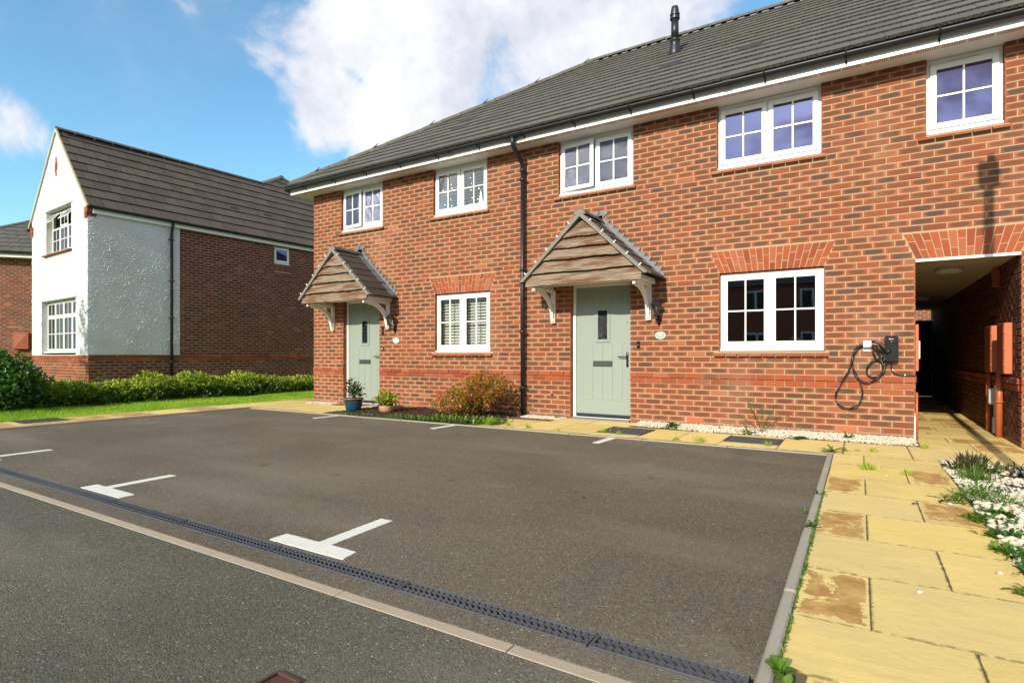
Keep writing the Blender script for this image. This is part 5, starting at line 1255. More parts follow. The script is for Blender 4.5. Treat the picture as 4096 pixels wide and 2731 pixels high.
# young shoots standing proud of the hedge
def shrub(name, label, cat, loc, n, rad, h, ls, lm, base_r=.1, nst=12, lean=(0, 0), lcf=None, asp=.55, group=None, stem='twig', dens_low=.35, cut=None, shape=None, tight=1.):
    t_ = thing(name, label, cat, loc, group); b = MB(); P = []; D = []
    for k in range(nst):
        a = random.uniform(0, 2*math.pi); rr = rad*random.random()**.55; hh = h*(1-.55*(rr/rad)**2)*random.uniform(.72, 1.05)
        if shape: hh *= shape(math.cos(a)*rr/rad, math.sin(a)*rr/rad)
        x1, y1 = math.cos(a)*rr+lean[0]*hh, math.sin(a)*rr+lean[1]*hh; bx_, by_ = random.gauss(0, base_r*.5), random.gauss(0, base_r*.5)
        pts = [(bx_, by_, -.02), (bx_+(x1-bx_)*.35, by_+(y1-by_)*.35, hh*.4), (bx_+(x1-bx_)*.75, by_+(y1-by_)*.75, hh*.78), (x1, y1, hh)]
        b.tube(pts, [.005+.004*h, .004, .003, .0015], 5, cap=False); m_ = n//nst
        for q_ in range(m_):
            f = dens_low+(1-dens_low)*random.random()**.8; j = min(2, int(f*3)); ff = f*3-j
            p = Vector(pts[j]).lerp(Vector(pts[j+1]), min(1, ff)); off = Vector((random.gauss(0, 1), random.gauss(0, 1), random.gauss(0, .7)))*(.035+.10*rad*(1-f*.4))*tight; P.append(tuple(p+off)); D.append(tuple((off.normalized()*.8+Vector((random.gauss(0, .4), random.gauss(0, .4), random.gauss(.25, .4)))).normalized()))
    b.obj('stems', stem, t_); P = np.array(P); D = np.array(D); ok = P[:, 2] > .01
    if cut: ok &= cut(P)
    P, D = P[ok], D[ok]; lc = np.clip(lcf(P), 0, 1) if lcf else None
    foliage('foliage', P, D, rng.uniform(ls*.65, ls*1.25, len(P)), lm, t_, lc, asp); return t_
shrub('bush', 'large rounded dark green bush at the left edge of the lawn', 'bush', (-9.30, -4.45, .05), 8200, .60, 1.0, .075, 'leaf_bush', .3, 70, asp=.75, dens_low=.1)
for i, (yy, xx_) in enumerate([(-3.3, -9.2), (-2.9, -9.5), (-1.2, -9.3)]):
    shrub('sapling', ['young shoot with drooping leaves standing above the shaded hedge nearest the bush', 'second young shoot standing above the shaded hedge', 'young shoot above the bright part of the hedge'][i], 'shoot', (xx_, yy, .08), 90, .16, .55, .05, 'leaf_bush', .03, 5)
shrub('barberry_shrub', 'bushy orange, red and green shrub against the wall left of the downpipe', 'shrub', (-2.36, -.64, .02), 4300, .74, .76, .046, 'leaf_red', .10, 64, lean=(.16, .0), tight=.45, asp=.6, dens_low=.22,
      shape=lambda a, c_: .62+.38*max(0, min(1, (a+.9)/1.1)), lcf=lambda P: .58+.28*rng.normal(size=len(P))-.10*np.clip(P[:, 0], -1, 1), cut=lambda P: P[:, 1] < .60)
# pots
bp = thing('plant_pot', 'glazed blue pot with a dark rim in front of the left door', 'plant pot', (-4.63, -1.02, .004))
q = MB(); q.smooth = True; q.lathe([(.098, 0), (.11, .004), (.145, .10), (.158, .18), (.152, .20), (.175, .212), (.178, .226), (.165, .232), (.155, .22), (.15, .19)], 0, 0, 28); q.obj('pot', ['blue_glaze'], bp)
q = MB(); q.smooth = True; q.lathe([(.160, .2065), (.178, .212), (.1815, .226), (.168, .236), (.156, .23), (.156, .222)], 0, 0, 28); q.obj('rim', 'pot_rim', bp)
MB().lathe([(.152, .19), (.152, .205)], 0, 0, 20).obj('soil', 'soil', bp)
shrub('potted_plant', 'small upright plant with drooping dark leaves growing in the blue pot', 'plant', (-4.63, -1.02, .21), 330, .15, .34, .062, 'leaf_olive', .02, 12, asp=.42, dens_low=.35)
tp = thing('plant_pot', 'round terracotta coloured pot with a black collar on the bark mulch', 'plant pot', (-3.965, -.90, .012))
q = MB(); q.smooth = True; q.lathe([(.085, 0), (.105, .01), (.122, .05), (.126, .09), (.12, .118)], 0, 0, 24); q.obj('pot', 'clay_pot', tp)
q = MB(); q.smooth = True; q.lathe([(.119, .116), (.121, .12), (.119, .150), (.105, .152)], 0, 0, 24); q.obj('collar', 'black_plastic', tp); q = MB(); q.lathe([(.104, -.006), (.108, .012), (.09, .013)], 0, 0, 24); q.obj('foot', 'black_plastic', tp)
shrub('potted_plant', 'rounded lime green plant in the terracotta pot', 'plant', (-3.965, -.90, .14), 620, .16, .19, .055, 'leaf_lime', .05, 30, asp=.5, dens_low=.25)

def arc_leaf(V, F, LC, base, az, L_, w_, el, droop, serr=0., lc=.5, seg=6):
    d = Vector((math.cos(az), math.sin(az), 0)); s_ = Vector((-math.sin(az), math.cos(az), 0)); p = Vector(base); a = el; o = len(V)
    for k in range(seg+1):
        t_ = k/seg; w2 = w_*(math.sin(math.pi*min(1, t_*.86+.10))**.8)*(1-serr*(k % 2)) if k < seg else .0006
        V.append(tuple(p-s_*w2+Vector((0, 0, w2*.35)))); V.append(tuple(p)); V.append(tuple(p+s_*w2+Vector((0, 0, w2*.35)))); LC.extend([lc]*3)
        p = p+(d*math.cos(a)+Vector((0, 0, math.sin(a))))*(L_/seg); a -= droop/seg
    for k in range(seg):
        i = o+k*3; F.append((i, i+1, i+4, i+3)); F.append((i+1, i+2, i+5, i+4))
def rosette(name, label, loc, n, L_, w_, el=(.2, 1.), droop=1.2, serr=.45, mt='leaf_fresh', spread=.01, group=None, lcr=(.2, .9), cat='weed'):
    V, F, LC = [], [], []
    for k in range(n):
        az = random.uniform(0, 2*math.pi); arc_leaf(V, F, LC, (random.gauss(0, spread), random.gauss(0, spread), 0), az, L_*random.uniform(.55, 1.1), w_*random.uniform(.7, 1.1), random.uniform(*el), droop*random.uniform(.6, 1.2), serr, random.uniform(*lcr))
    V = [(v[0], v[1], max(v[2], .002)) for v in V]
    return link(name, npmesh(name, V, F, mt, {'lc': ('FLOAT', LC)}), None, label=label, cat=cat, group=group, loc=loc)
def tuft(label, loc, n, L_, spread, mt='grass_blade', el=(.7, 1.5), group=None, name='grass_tuft'):
    V, F, LC = [], [], []
    for k in range(n): arc_leaf(V, F, LC, (random.gauss(0, spread), random.gauss(0, spread), 0), random.uniform(0, 6.3), L_*random.uniform(.4, 1.1), .0022, random.uniform(*el), random.uniform(.2, 1.1), 0, random.uniform(.1, 1.), 3)
    V = [(v[0], v[1], max(v[2], .001)) for v in V]
    return link(name, npmesh(name, V, F, mt, {'lc': ('FLOAT', LC)}), None, label=label, cat='grass tuft', group=group, loc=loc)
wg = 'weeds among the slabs and pebbles'
rosette('weed', 'broad leaved weed in the pebbles right of the right hand door', (.72, -.33, .01), 9, .17, .040, (.3, 1.3), 1.3, .0, group=wg)
rosette('weed', 'tiny weed in the pebbles beneath the kitchen window, left of the tall weed', (1.30, -.25, .01), 5, .07, .012, (.6, 1.4), .8, .2, group=wg)
rosette('weed', 'spreading serrated weed in the pebbles at the foot of the tall weed', (1.66, -.42, .01), 16, .17, .017, (.05, .7), .7, .6, group=wg)
rosette('weed', 'flat dark green weed over the pebble edge right of the inspection cover', (2.22, -.55, .005), 12, .15, .028, (.05, .5), .6, .4, group=wg, lcr=(0, .5))
rosette('weed', 'upright dandelion leaves in front of the air brick below the charging cable', (2.72, -.34, .01), 10, .12, .022, (.5, 1.4), .8, .5, group=wg)
rosette('weed', 'flat dandelion at the corner of the parking bay kerb', (2.60, -1.36, .005), 22, .13, .016, (.05, .8), .7, .6, group=wg, lcr=(.1, .6))
rosette('weed', 'small weed on the slab joint right of the kerb corner dandelion', (2.72, -1.22, .004), 8, .07, .012, (.1, .8), .7, .5, group=wg)
rosette('weed', 'weed leaning over the kerb halfway along the path', (2.60, -3.42, .006), 9, .08, .010, (.1, .9), .7, .6, group=wg)
rosette('weed', 'weed over the kerb beside the large brown stained slab', (2.61, -4.30, .01), 11, .075, .013, (.1, 1.), .7, .3, group=wg)
rosette('weed', 'small weed on the asphalt side of the kerb', (2.55, -3.9, -.015), 7, .05, .009, (.2, 1.), .7, .3, group=wg)
rosette('weed', 'green weed on the kerb near the drainage channel', (2.63, -5.98, .0), 16, .06, .016, (.3, 1.3), .7, .1, group=wg)
rosette('weed', 'second green weed beside the slab end near the drainage channel', (2.67, -6.06, .0), 12, .055, .013, (.3, 1.3), .7, .1, group=wg)
rosette('weed', 'weed at the threshold left of the right hand door', (-1.12, -.16, .01), 7, .08, .014, (.5, 1.4), .7, .2, group=wg)
for i, (x_, y_, n_, L_, lb) in enumerate([(2.90, -2.20, 120, .07, 'grass tuft on the slab joint near the brown stained slab'), (3.17, -2.30, 40, .06, 'small grass tuft on the next slab joint to the right'), (2.96, -1.15, 40, .07, 'thin grass tuft on the slabs right of the kerb corner'),
        (-1.55, -1.36, 110, .14, 'tall grass tuft at the kerb beside the green weeds'), (-.92, -1.38, 60, .08, 'grass tuft at the kerb left of the middle bay line'), (-1.28, -1.30, 60, .07, 'low grass in the slab joint by the kerb'), (.10, -1.22, 70, .07, 'grass growing on the left corner of the inspection cover'), (.33, -1.30, 40, .06, 'grass growing at the front edge of the inspection cover'),
        (1.32, -1.40, 70, .09, 'grass tuft at the kerb between the two inspection covers'), (1.05, -1.42, 50, .06, 'low grass at the kerb right of the first inspection cover'), (2.0, -1.30, 50, .07, 'grass tuft at the right corner of the second inspection cover'), (3.42, -.62, 40, .07, 'thin grass at the end of the pebble strip'), (-.45, -1.42, 30, .05, 'sparse grass in the kerb joint before the right hand door'),
        (-7.6, -2.9, 40, .05, 'small grass tuft in the joint of the left path')]):
    tuft(lb, (x_, y_, .003), n_, L_, .028 if n_ > 60 else .018, group='grass tufts in the joints')
# tall spindly weed against the wall
ts = thing('weed', 'tall spindly weed with small yellow flower heads against the wall below the kitchen window', 'weed', (1.80, -.30, .0), wg)
b = MB(); P = []; D = []
for (a, L_) in [(-.35, .40), (.05, .32), (.42, .38), (-.6, .22), (.7, .25)]:
    pts = [(0, 0, 0), (a*.10, .01, L_*.35), (a*.28, .0, L_*.7), (a*.45, -.01, L_)]; b.tube(pts, [.004, .003, .0025, .0015], 5)
    for k in range(46):
        f = random.uniform(.25, 1); j = min(2, int(f*3)); p = Vector(pts[j]).lerp(Vector(pts[j+1]), f*3-j); P.append(tuple(p+Vector((random.gauss(0, .014), random.gauss(0, .012), random.gauss(0, .01))))); D.append(tuple(Vector((random.gauss(0, 1), random.gauss(0, .7), random.gauss(.2, .6))).normalized()))
b.obj('stems', 'twig', ts); foliage('foliage', np.array(P), np.array(D), rng.uniform(.016, .032, len(P)), 'leaf_fresh', ts, None, .45)
# clumps along the edge of the stone bed
cg = 'weed clumps along the edge of the stone bed'
t_ = rosette('weed_clump', 'purple brown leaved plant at the top corner of the stone bed', (3.63, -1.93, .0), 150, .185, .014, (.55, 1.5), .6, .5, 'leaf_purple', .06, cg, (0, 1))
tuft('coarse green grass in front of the purple leaved plant', (3.60, -2.30, 0), 260, .17, .06, 'leaf_fresh', (.4, 1.4), cg, 'weed_clump')
rosette('weed_clump', 'dark reddish weeds among the stones right of the purple leaved plant', (3.95, -1.75, .01), 70, .08, .009, (.1, 1.2), .7, .4, 'leaf_purple', .10, cg, (0, 1))
rosette('weed_clump', 'green leaves among stones at the back of the bed', (3.88, -1.62, .01), 60, .07, .010, (.1, 1.2), .7, .4, 'leaf_fresh', .09, cg, (0, .8))
rosette('weed_clump', 'low reddish weeds at the right end of the stone bed', (4.15, -1.95, .01), 50, .07, .009, (.1, 1.1), .7, .4, 'leaf_purple', .09, cg, (0, 1))
tuft('spiky green grass tuft hanging over the path edge', (3.50, -2.98, 0), 240, .13, .055, 'leaf_fresh', (.3, 1.4), cg, 'weed_clump')
rosette('weed_clump', 'leafy weeds on the path edge below the spiky grass', (3.44, -3.12, .0), 60, .12, .012, (.05, .9), .7, .6, 'leaf_bush', .07, cg, (.2, 1))
tuft('fine grass clump among the stones', (3.66, -3.05, 0), 160, .10, .05, 'leaf_fresh', (.4, 1.4), cg, 'weed_clump')
for i, (x_, y_, n_, L_) in enumerate([(3.46, -3.62, 90, .09), (3.50, -3.95, 80, .09), (3.47, -4.25, 60, .085), (3.52, -4.55, 70, .08), (3.46, -4.85, 70, .08), (3.56, -3.42, 60, .08), (3.62, -4.15, 30, .07), (3.6, -4.75, 40, .07), (3.5, -5.15, 40, .08)]):
    rosette('weed_clump', ['round leaved weeds spilling over the path beside the stained slab', 'green weeds on the stone bed edge just nearer', 'weeds on the bed edge beside a long slab joint', 'low green weeds at the right edge of the path', 'green weeds where the bed meets the right picture edge', 'weeds among stones behind the round leaved weeds', 'few green leaves amid the stones', 'short green leaves amid the stones nearer the viewpoint', 'last green weeds along the bed edge, nearest the viewpoint'][i], (x_, y_, .004), n_*2, L_*.72, .0105, (.05, 1.1), .8, .35, 'leaf_fresh' if i % 2 == 0 else 'leaf_bush', .03, cg, (.1, 1))
rosette('weed_clump', 'purplish weed at the right picture edge of the stone bed', (3.58, -4.70, .01), 30, .14, .016, (.3, 1.3), .6, .3, 'leaf_purple', .03, cg, (0, 1))
tuft('green grass tuft at the right picture edge', (3.52, -4.98, 0), 120, .10, .03, 'leaf_fresh', (.3, 1.4), cg, 'weed_clump')
# green ground cover beneath the orange shrub and along the kerb
V, F, LC = [], [], []
for k in range(900):
    x_ = random.uniform(-3.55, -1.45); dens = min(1, max(.15, (x_+3.6)/1.2)); 
    if random.random() > dens: continue
    y_ = -1.40+abs(random.gauss(0, .13+.12*(x_ > -2.5))); arc_leaf(V, F, LC, (x_, y_, .0), random.uniform(0, 6.3), random.uniform(.05, .13 if x_ > -2.6 else .09), random.uniform(.008, .018), random.uniform(.4, 1.4), random.uniform(.4, 1.2), random.choice([0, .4]), random.uniform(0, 1), 4)
link('ground_cover', npmesh('ground_cover', V, F, 'leaf_fresh', {'lc': ('FLOAT', LC)}), None, label='fresh green weeds along the kerb beneath the orange shrub', cat='weeds', kind='stuff')
V, F, LC = [], [], []
for k in range(420):
    x_ = random.uniform(-4.7, -2.6); y_ = -1.38+abs(random.gauss(0, .06 if random.random() < .7 else .3)); arc_leaf(V, F, LC, (x_, y_, .0), random.uniform(0, 6.3), random.uniform(.02, .05), random.uniform(.004, .009), random.uniform(.4, 1.4), .8, .2, random.uniform(0, 1), 4)
for k in range(700):      # moss and seedlings down the inner side of the path kerb
    y_ = random.choice([random.uniform(-5.9, -4.9), random.uniform(-4.95, -3.3), random.uniform(-4.6, -4.1)]); arc_leaf(V, F, LC, (2.6235+abs(random.gauss(0, .003)), y_, .0), random.uniform(0, 6.3), random.uniform(.006, .02), random.uniform(.002, .005), random.uniform(.4, 1.4), .8, .2, random.uniform(0, 1), 4)
link('ground_cover', npmesh('ground_cover', V, F, 'leaf_fresh', {'lc': ('FLOAT', LC)}), None, label='sparse seedlings on the bark mulch and down the path kerb', cat='weeds', kind='stuff')
V, F, LC = [], [], []
for k in range(520):
    x_ = 3.47+abs(random.gauss(0, .16)); y_ = random.uniform(-5.6, -1.55)
    if mn_.noise((x_*3.1, y_*3.1, 7)) < .08: continue
    for j in range(3): arc_leaf(V, F, LC, (x_+random.gauss(0, .015), y_+random.gauss(0, .015), .012), random.uniform(0, 6.3), random.uniform(.025, .06), random.uniform(.004, .009), random.uniform(.2, 1.3), .8, random.choice([0, .4]), random.uniform(0, 1), 4)
link('ground_cover', npmesh('ground_cover', V, F, 'leaf_bush', {'lc': ('FLOAT', LC)}), None, label='low green seedlings scattered through the cream stone bed', cat='weeds', kind='stuff')
# dry leaves and litter
for i, (x_, y_, lb) in enumerate([(3.55, .75, 'curled dry brown leaf on the slabs in the passage mouth'), (3.13, -3.40, 'dark dead leaf on the path near the weeds'), (2.80, -1.18, 'dry leaf scrap on the slab by the kerb corner'), (1.2, -4.3, 'small brown leaf lying on the asphalt')]):
    V, F, LC = [], [], []; arc_leaf(V, F, LC, (0, 0, .004), random.uniform(0, 1), .06 if i != 3 else .03, .012, .3, .9, .3, .5)
    link('dead_leaf', npmesh('dead_leaf', V, F, 'bark', {'lc': ('FLOAT', LC)}), None, label=lb, cat='leaf', loc=(x_, y_, .001 if i != 3 else -.017))

# =================================================================== WALL FITTINGS
def lantern(x_, label):
    t_ = thing('wall_lantern', label, 'lantern', (x_, 0, 0), 'black wall lanterns beside the doors')
    y_ = -.135
    q = MB(); q.smooth = False
    q.lathe([(.085, 1.672), (.088, 1.676), (.05, 1.722), (.022, 1.745), (.020, 1.75)], 0, y_, 6, rot=.52); q.lathe([(.022, 1.745), (.013, 1.755), (.007, 1.765), (.011, 1.775), (.004, 1.785)], 0, y_, 10)
    q.obj('cap', 'black_plastic', t_)
    q = MB()
    for k in range(6):
        a = math.pi*k/3+.52; q.tube([(.040*math.cos(a), y_+.040*math.sin(a), 1.545), (.062*math.cos(a), y_+.062*math.sin(a), 1.675)], .0035, 5)
    q.lathe([(.020, 1.520), (.047, 1.532), (.047, 1.546), (.042, 1.548)], 0, y_, 6, rot=.52); q.obj('cage', 'black_plastic', t_)
    q = MB()
    for k in range(6):
        a, c_ = math.pi*k/3+.52, math.pi*(k+1)/3+.52; q.add([(.038*math.cos(a), y_+.038*math.sin(a), 1.548), (.038*math.cos(c_), y_+.038*math.sin(c_), 1.548), (.060*math.cos(c_), y_+.060*math.sin(c_), 1.673), (.060*math.cos(a), y_+.060*math.sin(a), 1.673)], [(0,1,2,3)])
    q.obj('glass', 'glass_lamp', t_)
    q = MB(); q.smooth = True; q.lathe([(.010, 1.57), (.012, 1.60), (.021, 1.63), (.019, 1.655), (.005, 1.665)], 0, y_, 12); q.obj('bulb', 'bulb', t_)
    q = MB(); q.smooth = True; q.tube([(0, y_, 1.525), (0, y_, 1.485), (0, y_+.02, 1.462), (0, -.04, 1.458), (0, -.012, 1.475)], [.017, .014, .016, .018, .02], 10)
    q.prism([(.033*math.cos(a)*(1 if abs(math.sin(a)) < .95 else .6), 1.475+.075*math.sin(a)) for a in np.linspace(0, 2*math.pi, 17)[:-1]], -.016, -.001); q.obj('bracket', 'black_plastic', t_)
lantern(.425, 'black hexagonal lantern on the wall right of the right hand door'); lantern(-4.615, 'black hexagonal lantern on the wall right of the left hand door')
def text(body, size, mt, parent, loc, rot=(R(90), 0, 0), ext=.0008, name='lettering', sx=1., bold=.0):
    cu = bpy.data.curves.new(name, 'FONT'); cu.body = body; cu.size = size; cu.extrude = ext; cu.align_x = 'CENTER'; cu.align_y = 'CENTER'; cu.offset = bold
    o = bpy.data.objects.new('tmp', cu); C.objects.link(o); dg = bpy.context.evaluated_depsgraph_get(); me = bpy.data.meshes.new_from_object(o.evaluated_get(dg)); bpy.data.objects.remove(o)
    me.materials.clear(); me.materials.append(MT[mt]); o = link(name, me, parent, loc=loc, rot=rot); o.scale = (sx, 1, 1); return o
def plate(x_, num, face, label):
    t_ = thing('house_number_plate', label, 'number plate', (x_, 0, 1.257), 'oval house number plates')
    el = lambda a, c_: [(a*math.cos(k), c_*math.sin(k)) for k in np.linspace(0, 2*math.pi, 33)[:-1]]
    MB().prism(el(.075, .05), -.010, -.0005).obj('rim', 'white_upvc', t_); MB().prism(el(.066, .041), -.0125, -.0102).obj('face', face, t_)
    text(num, .047, 'white_upvc' if face != 'white_paint' else 'pale_plastic', t_, (0, -.0135, 0), bold=.0012)
plate(.445, '35', 'plate_sage', 'sage oval plate reading 35 below the right hand lantern'); plate(-4.59, '33', 'white_paint', 'white oval plate reading 33 below the left hand lantern')
for x_, z_, h_, lb in [(.126, 1.128, .10, 'black video doorbell right of the right hand door'), (-4.932, 1.446, .15, 'tall black video doorbell high on the wall right of the left hand door'), (-4.921, 1.108, .06, 'small black bell push below the video doorbell by the left hand door')]:
    t_ = thing('doorbell', lb, 'doorbell', (x_, 0, z_)); MB().bbox(-.022, .022, -.024, -.0005, -h_/2, h_/2, .004).obj('body', 'charger_black', t_)
    q = MB(); q.tube([(0, -.0245, -h_*.05), (0, -.0275, -h_*.05)], .012, 14); q.obj('button', 'chrome' if h_ > .08 else 'pale_plastic', t_)
    if h_ > .08: q = MB(); q.tube([(0, -.0245, h_*.32), (0, -.0262, h_*.32)], .006, 10); q.obj('lens', 'glass', t_)
# vehicle charger
ch = thing('vehicle_charger', 'black wall charger with rounded corners and small white lettering beside the passage corner', 'charger', (3.155, 0, 1.05))
def rrect(w_, h_, r_, n=5):
    o = []
    for cx_, cz_, a0 in ((w_-r_, h_-r_, 0), (-w_+r_, h_-r_, math.pi/2), (-w_+r_, -h_+r_, math.pi), (w_-r_, -h_+r_, 1.5*math.pi)):
        o += [(cx_+r_*math.cos(a0+math.pi/2*k/n), cz_+r_*math.sin(a0+math.pi/2*k/n)) for k in range(n+1)]
    return o
MB().prism(rrect(.068, .150, .03), -.065, -.001).obj('back_plate', 'charger_black', ch)
q = MB(); q.prism(rrect(.067, .149, .03), -.078, -.0652).prism(rrect(.063, .145, .028), -.086, -.0782).obj('cover', 'charger_black', ch)
text('Easthome', .0155, 'white_upvc', ch, (.0, -.087, .112), sx=.82, bold=.0004)
q = MB(); q.tube([(0, -.0862, .083), (0, -.088, .083)], .0085, 16); q.obj('button', 'chrome', ch)
for sx_ in (-1, 1):
    for zz in (.098, -.125): MB().bbox(sx_*.061-.008, sx_*.061+.008, -.0875, -.0862, zz-.003, zz+.003, .001).obj('clip', 'grey_metal', ch)
hs = thing('cable_holster', 'white plug holster fixed to the wall left of the black charger', 'holster', (2.918, 0, 1.085))
MB().prism(rrect(.040, .036, .012), -.085, -.012).obj('socket', 'white_upvc', hs, loc=(0, 0, .024)); MB().prism(rrect(.040, .05, .012), -.010, -.001).obj('back_plate', 'white_upvc', hs, loc=(0, 0, -.012))
cb = thing('charging_cable', 'thick black charging cable looped over the white holster and hanging below the charger', 'cable', (0, 0, 0))
def smooth(pts, n=10):
    o = []; P = [Vector(p) for p in pts]
    for i in range(len(P)-1):
        p0, p1, p2, p3 = P[max(i-1, 0)], P[i], P[i+1], P[min(i+2, len(P)-1)]
        for k in range(n):
            t_ = k/n; o.append(.5*((2*p1)+(p2-p0)*t_+(2*p0-5*p1+4*p2-p3)*t_*t_+(3*p1-p0-3*p2+p3)*t_**3))
    return o+[P[-1]]
def c2w(x_, z_):            # from the close-up of the fitting (784 px wide crop) to wall coordinates
    px, py = 3300+x_/2.24, 1300+z_/2.24; a = (px-2048)/FPX; dx = -math.sin(YAW)+a*math.cos(YAW); dy = math.cos(YAW)+a*math.sin(YAW); t_ = (-.06-CAM[1])/dy
    return CAM[0]+t_*dx, CAM[2]+t_*(1422-py)/FPX
K1 = [(335,170),(300,190),(255,250),(235,330),(205,420),(150,510),(105,590),(95,650),(115,700),(165,735),(225,742),(290,715),(325,660),(335,590),(315,510),(285,450),(255,390),(248,320),(262,250),(300,200),(345,175),
      (300,185),(258,245),(245,330),(258,410),(290,470),(350,512),(410,508),(470,475),(515,420),(520,370),(500,300),(480,250),(450,205),(420,185)]
K2 = [(430,178),(490,215),(525,265),(530,310),(500,318),(455,290),(430,240),(440,205),(475,195),(505,220),(520,270),(500,300),(440,320),(395,350),(373,400),(385,445),(430,465),(480,460),(520,425),(540,370),(552,335)]
K3 = [(552,340),(560,300),(540,300),(560,310),(590,300),(597,270),(575,240),(556,236)]
for kk, r_ in ((K1, .0098), (K2, .0095), (K3, .0085)):
    pts = []
    for i, (a, c_) in enumerate(kk): xx, zz = c2w(a, c_); pts.append((xx, -.035-.030*abs(math.sin(i*1.3)), zz))
    q = MB(); q.smooth = True; q.tube(smooth(pts, 7), r_, 8); q.obj('cable', 'rubber', cb)
q = MB(); q.smooth = True; pts = [(*c2w(a, c_),) for a, c_ in [(418,150),(450,150),(490,165),(525,195),(556,228)]]
q.tube(smooth([(p[0], -.10, p[1]) for p in pts], 5), [.014]*5+[.016]*6+[.018]*5+[.022]*5, 12) if False else q.tube([(p[0], -.10, p[1]) for p in pts], [.014, .017, .019, .022, .027], 12)
p0, p1 = pts[-2], pts[-1]; dxp, dzp = p1[0]-p0[0], p1[1]-p0[1]; q.tube([(p1[0], -.10, p1[1]), (p1[0]+dxp*.45, -.10, p1[1]+dzp*.45)], [.030, .030], 14); q.tube([(p1[0]-dxp*.2, -.10, p1[1]-dzp*.2), (p1[0]-dxp*.05, -.10, p1[1]-dzp*.05)], [.0315, .0315], 14)
q.obj('plug', 'rubber', cb)
sc2 = thing('supply_cable', 'short black supply cable clipped to the wall from the charger to the passage corner', 'cable')
q = MB(); q.smooth = True; q.tube(smooth([(3.157, -.03, .92), (3.155, -.02, .86), (3.165, -.018, .79), (3.20, -.018, .757), (3.26, -.018, .747), (3.34, -.018, .743), (3.395, -.016, .741)], 6), .0085, 8); q.obj('cable', 'rubber', sc2)
for (a, c_) in ((3.168, .80), (3.285, .745)): q = MB(); q.bbox(a-.006, a+.006, -.029, -.001, c_-.006, c_+.011, .002); q.obj('clip', 'white_upvc', sc2)
# meter boxes, pipes at the passage
def pbox(y0, y1, label):
    t_ = thing('meter_box', label, 'meter box', (0, 0, 0), 'meter boxes on the passage wall'); q = MB(); q.bbox(PS[1]-.075, PS[1]-.001, y0, y1, .765, 1.34, .006).obj('case', 'terracotta_plastic', t_)
    q = MB(); q.bbox(PS[1]-.080, PS[1]-.0752, y0+.02, y1-.02, .785, 1.32, .002); q.obj('door', 'brown_plastic', t_)  # darker plastic on this face stands in for its grazing light
    for zz in (.86, 1.05, 1.24): q = MB(); q.bbox(PS[1]-.078, PS[1]-.06, y0-.004, y0-.0003, zz-.012, zz+.012, .001); q.obj('hinge', 'terracotta_plastic', t_)
pbox(.39, .76, 'terracotta meter box nearest the passage mouth on the right wall'); pbox(1.12, 1.52, 'terracotta meter box further inside the passage on the right wall')
for (y_, lb, r_) in ((1.50, 'rust coloured pipe rising to the inner meter box', .028), (.86, 'rust coloured pipe rising to the outer meter box, nearest the passage mouth', .034)):
    q = MB(); q.smooth = True; q.tube([(PS[1]-.04, y_, -.02), (PS[1]-.04, y_, .42), (PS[1]-.04, y_-.01, .78)], r_, 12); 
    if y_ < 1: q.tube([(PS[1]-.04, y_, .41), (PS[1]-.04, y_, .43)], r_*1.35, 12)
    q.obj('service_pipe', 'terracotta_pipe', None, label=lb, cat='pipe')
q = MB(); q.bbox(PS[1]-.06, PS[1]-.001, 1.05, 1.16, .02, .22, .008); q.bbox(PS[1]-.05, PS[1]-.001, 1.07, 1.12, .22, .60, .004); q.bbox(PS[1]-.08, PS[1]-.001, 1.2, 1.32, .36, .56, .02); q.obj('cable_cover', 'pale_plastic', None, label='pale grey plastic cable cover between the rust coloured pipes', cat='cover')
q = MB(); q.bbox(PS[0]+.001, PS[0]+.035, .07, .47, .79, 1.33, .006); q.obj('meter_box', 'terracotta_plastic', None, label='terracotta meter box seen edge on at the left corner of the passage', cat='meter box')
q = MB(); q.bbox(PS[0]+.001, PS[0]+.09, .62, .80, .93, 1.15, .006); q.obj('junction_box', 'white_upvc', None, label='white junction box just inside the passage on its left wall', cat='junction box')
q = MB(); q.smooth = True; q.tube([(PS[0]+.014, .03, -.01), (PS[0]+.014, .03, .55)], .012, 8); q.tube([(PS[0]+.014, .03, .29), (PS[0]+.014, .03, .31)], .016, 8); q.obj('thin_pipe', 'terracotta_pipe', None, label='thin rust coloured pipe at the left corner of the passage', cat='pipe')
q = MB(); q.prism([(3.366, -.01), (3.388, -.01), (3.386, .25), (3.380, .33), (3.374, .24), (3.372, .1)], -.006, .02); q.obj('sealant_strip', 'white_paint', None, label='ragged white sealant strip at the foot of the passage corner', cat='sealant')
q = MB(); q.smooth = True; q.tube([(-1.28, -.004, .36), (-1.28, -.02, .36)], .014, 10); q.obj('pipe_plug', 'grey_metal', None, label='small round grey plug in the wall left of the right hand door', cat='plug')
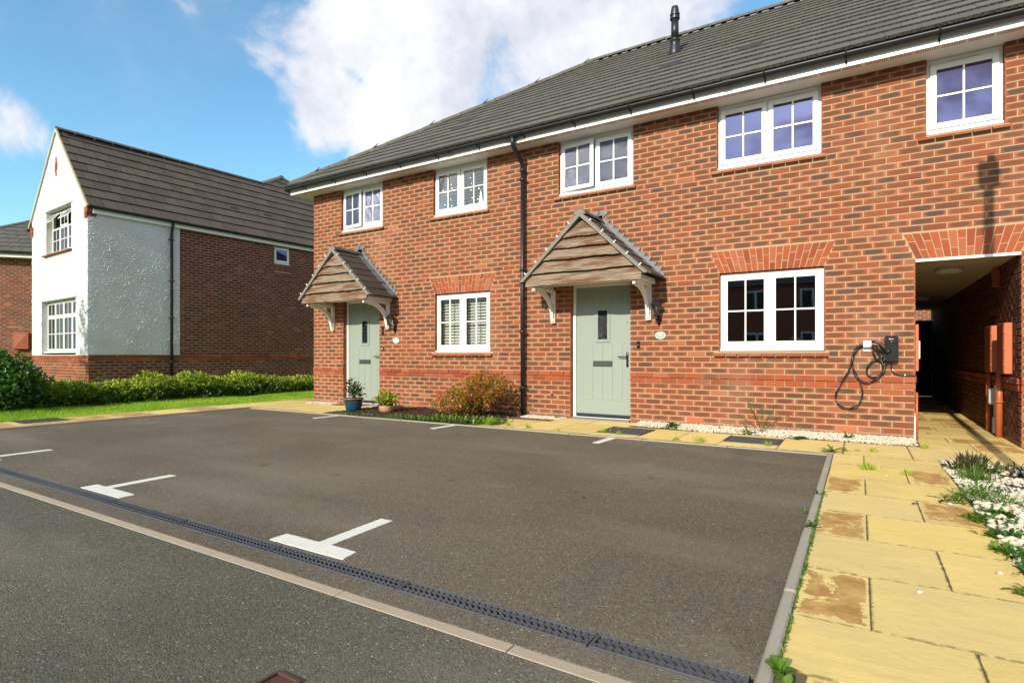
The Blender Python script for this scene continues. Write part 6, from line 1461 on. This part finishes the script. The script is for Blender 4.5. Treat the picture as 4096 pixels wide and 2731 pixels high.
q = MB(); q.bbox(PS[1]-.08, PS[1]-.001, 1.0, 1.06, 1.80, 2.03, .01); q.obj('sensor_box', 'brown_plastic', None, label='small brown box high on the right passage wall under the ceiling', cat='box')

# =================================================================== outside the frame: what casts the pole and leaf shadows
sl = thing('street_lamp', 'street lamp on a slim grey post right of the yellow path', 'street lamp', (3.885, -5.2, 0))
q = MB(); q.smooth = True; q.tube([(0, 0, -.05), (0, 0, 1.2), (0, 0, 1.22), (0, 0, 5.45)], [.07, .07, .052, .046], 14); q.obj('post', 'galvanised', sl)
q = MB(); q.bbox(-.09, .09, -.18, .18, 5.47, 5.60, .02); q.bbox(-.05, .05, -.08, .08, 5.44, 5.475, .01); q.obj('lamp_head', 'grey_metal', sl)
q = MB(); q.tube([(.02, .1, 5.60), (.02, .1, 5.68)], .035, 12); q.obj('photocell', 'grey_metal', sl)
tr_ = thing('young_tree', 'slim young tree on the lawn in front of the white gable corner', 'tree', (-13.44, -6.3, .24))
q = MB(); q.smooth = True; q.tube([(0, 0, -.1), (.02, .0, 1.2), (-.02, .03, 2.6), (0, 0, 4.2)], [.05, .04, .03, .01], 8)
P = []; D = []
for k in range(26):
    z0 = random.uniform(1.6, 4.1); a = random.uniform(0, 6.3); L_ = .40*(1-abs(z0-2.6)/2.6)+.12; p1 = Vector((math.cos(a)*L_, math.sin(a)*L_, z0+.25)); q.tube([(0, 0, z0), tuple(p1)], [.010, .004], 5, cap=False)
    for j in range(85):
        f = random.uniform(.2, 1.1); p = Vector((0, 0, z0)).lerp(p1, f)+Vector((random.gauss(0, .06), random.gauss(0, .06), random.gauss(0, .06))); P.append(tuple(p)); D.append(tuple(Vector((random.gauss(0, 1), random.gauss(0, 1), random.gauss(0, 1))).normalized()))
q.obj('trunk', 'twig', tr_); foliage('crown', np.array(P), np.array(D), rng.uniform(.05, .085, len(P)), 'leaf_bush', tr_, None, .6)

S.render.engine = 'CYCLES'
S.cycles.max_bounces = 8; S.cycles.transparent_max_bounces = 12
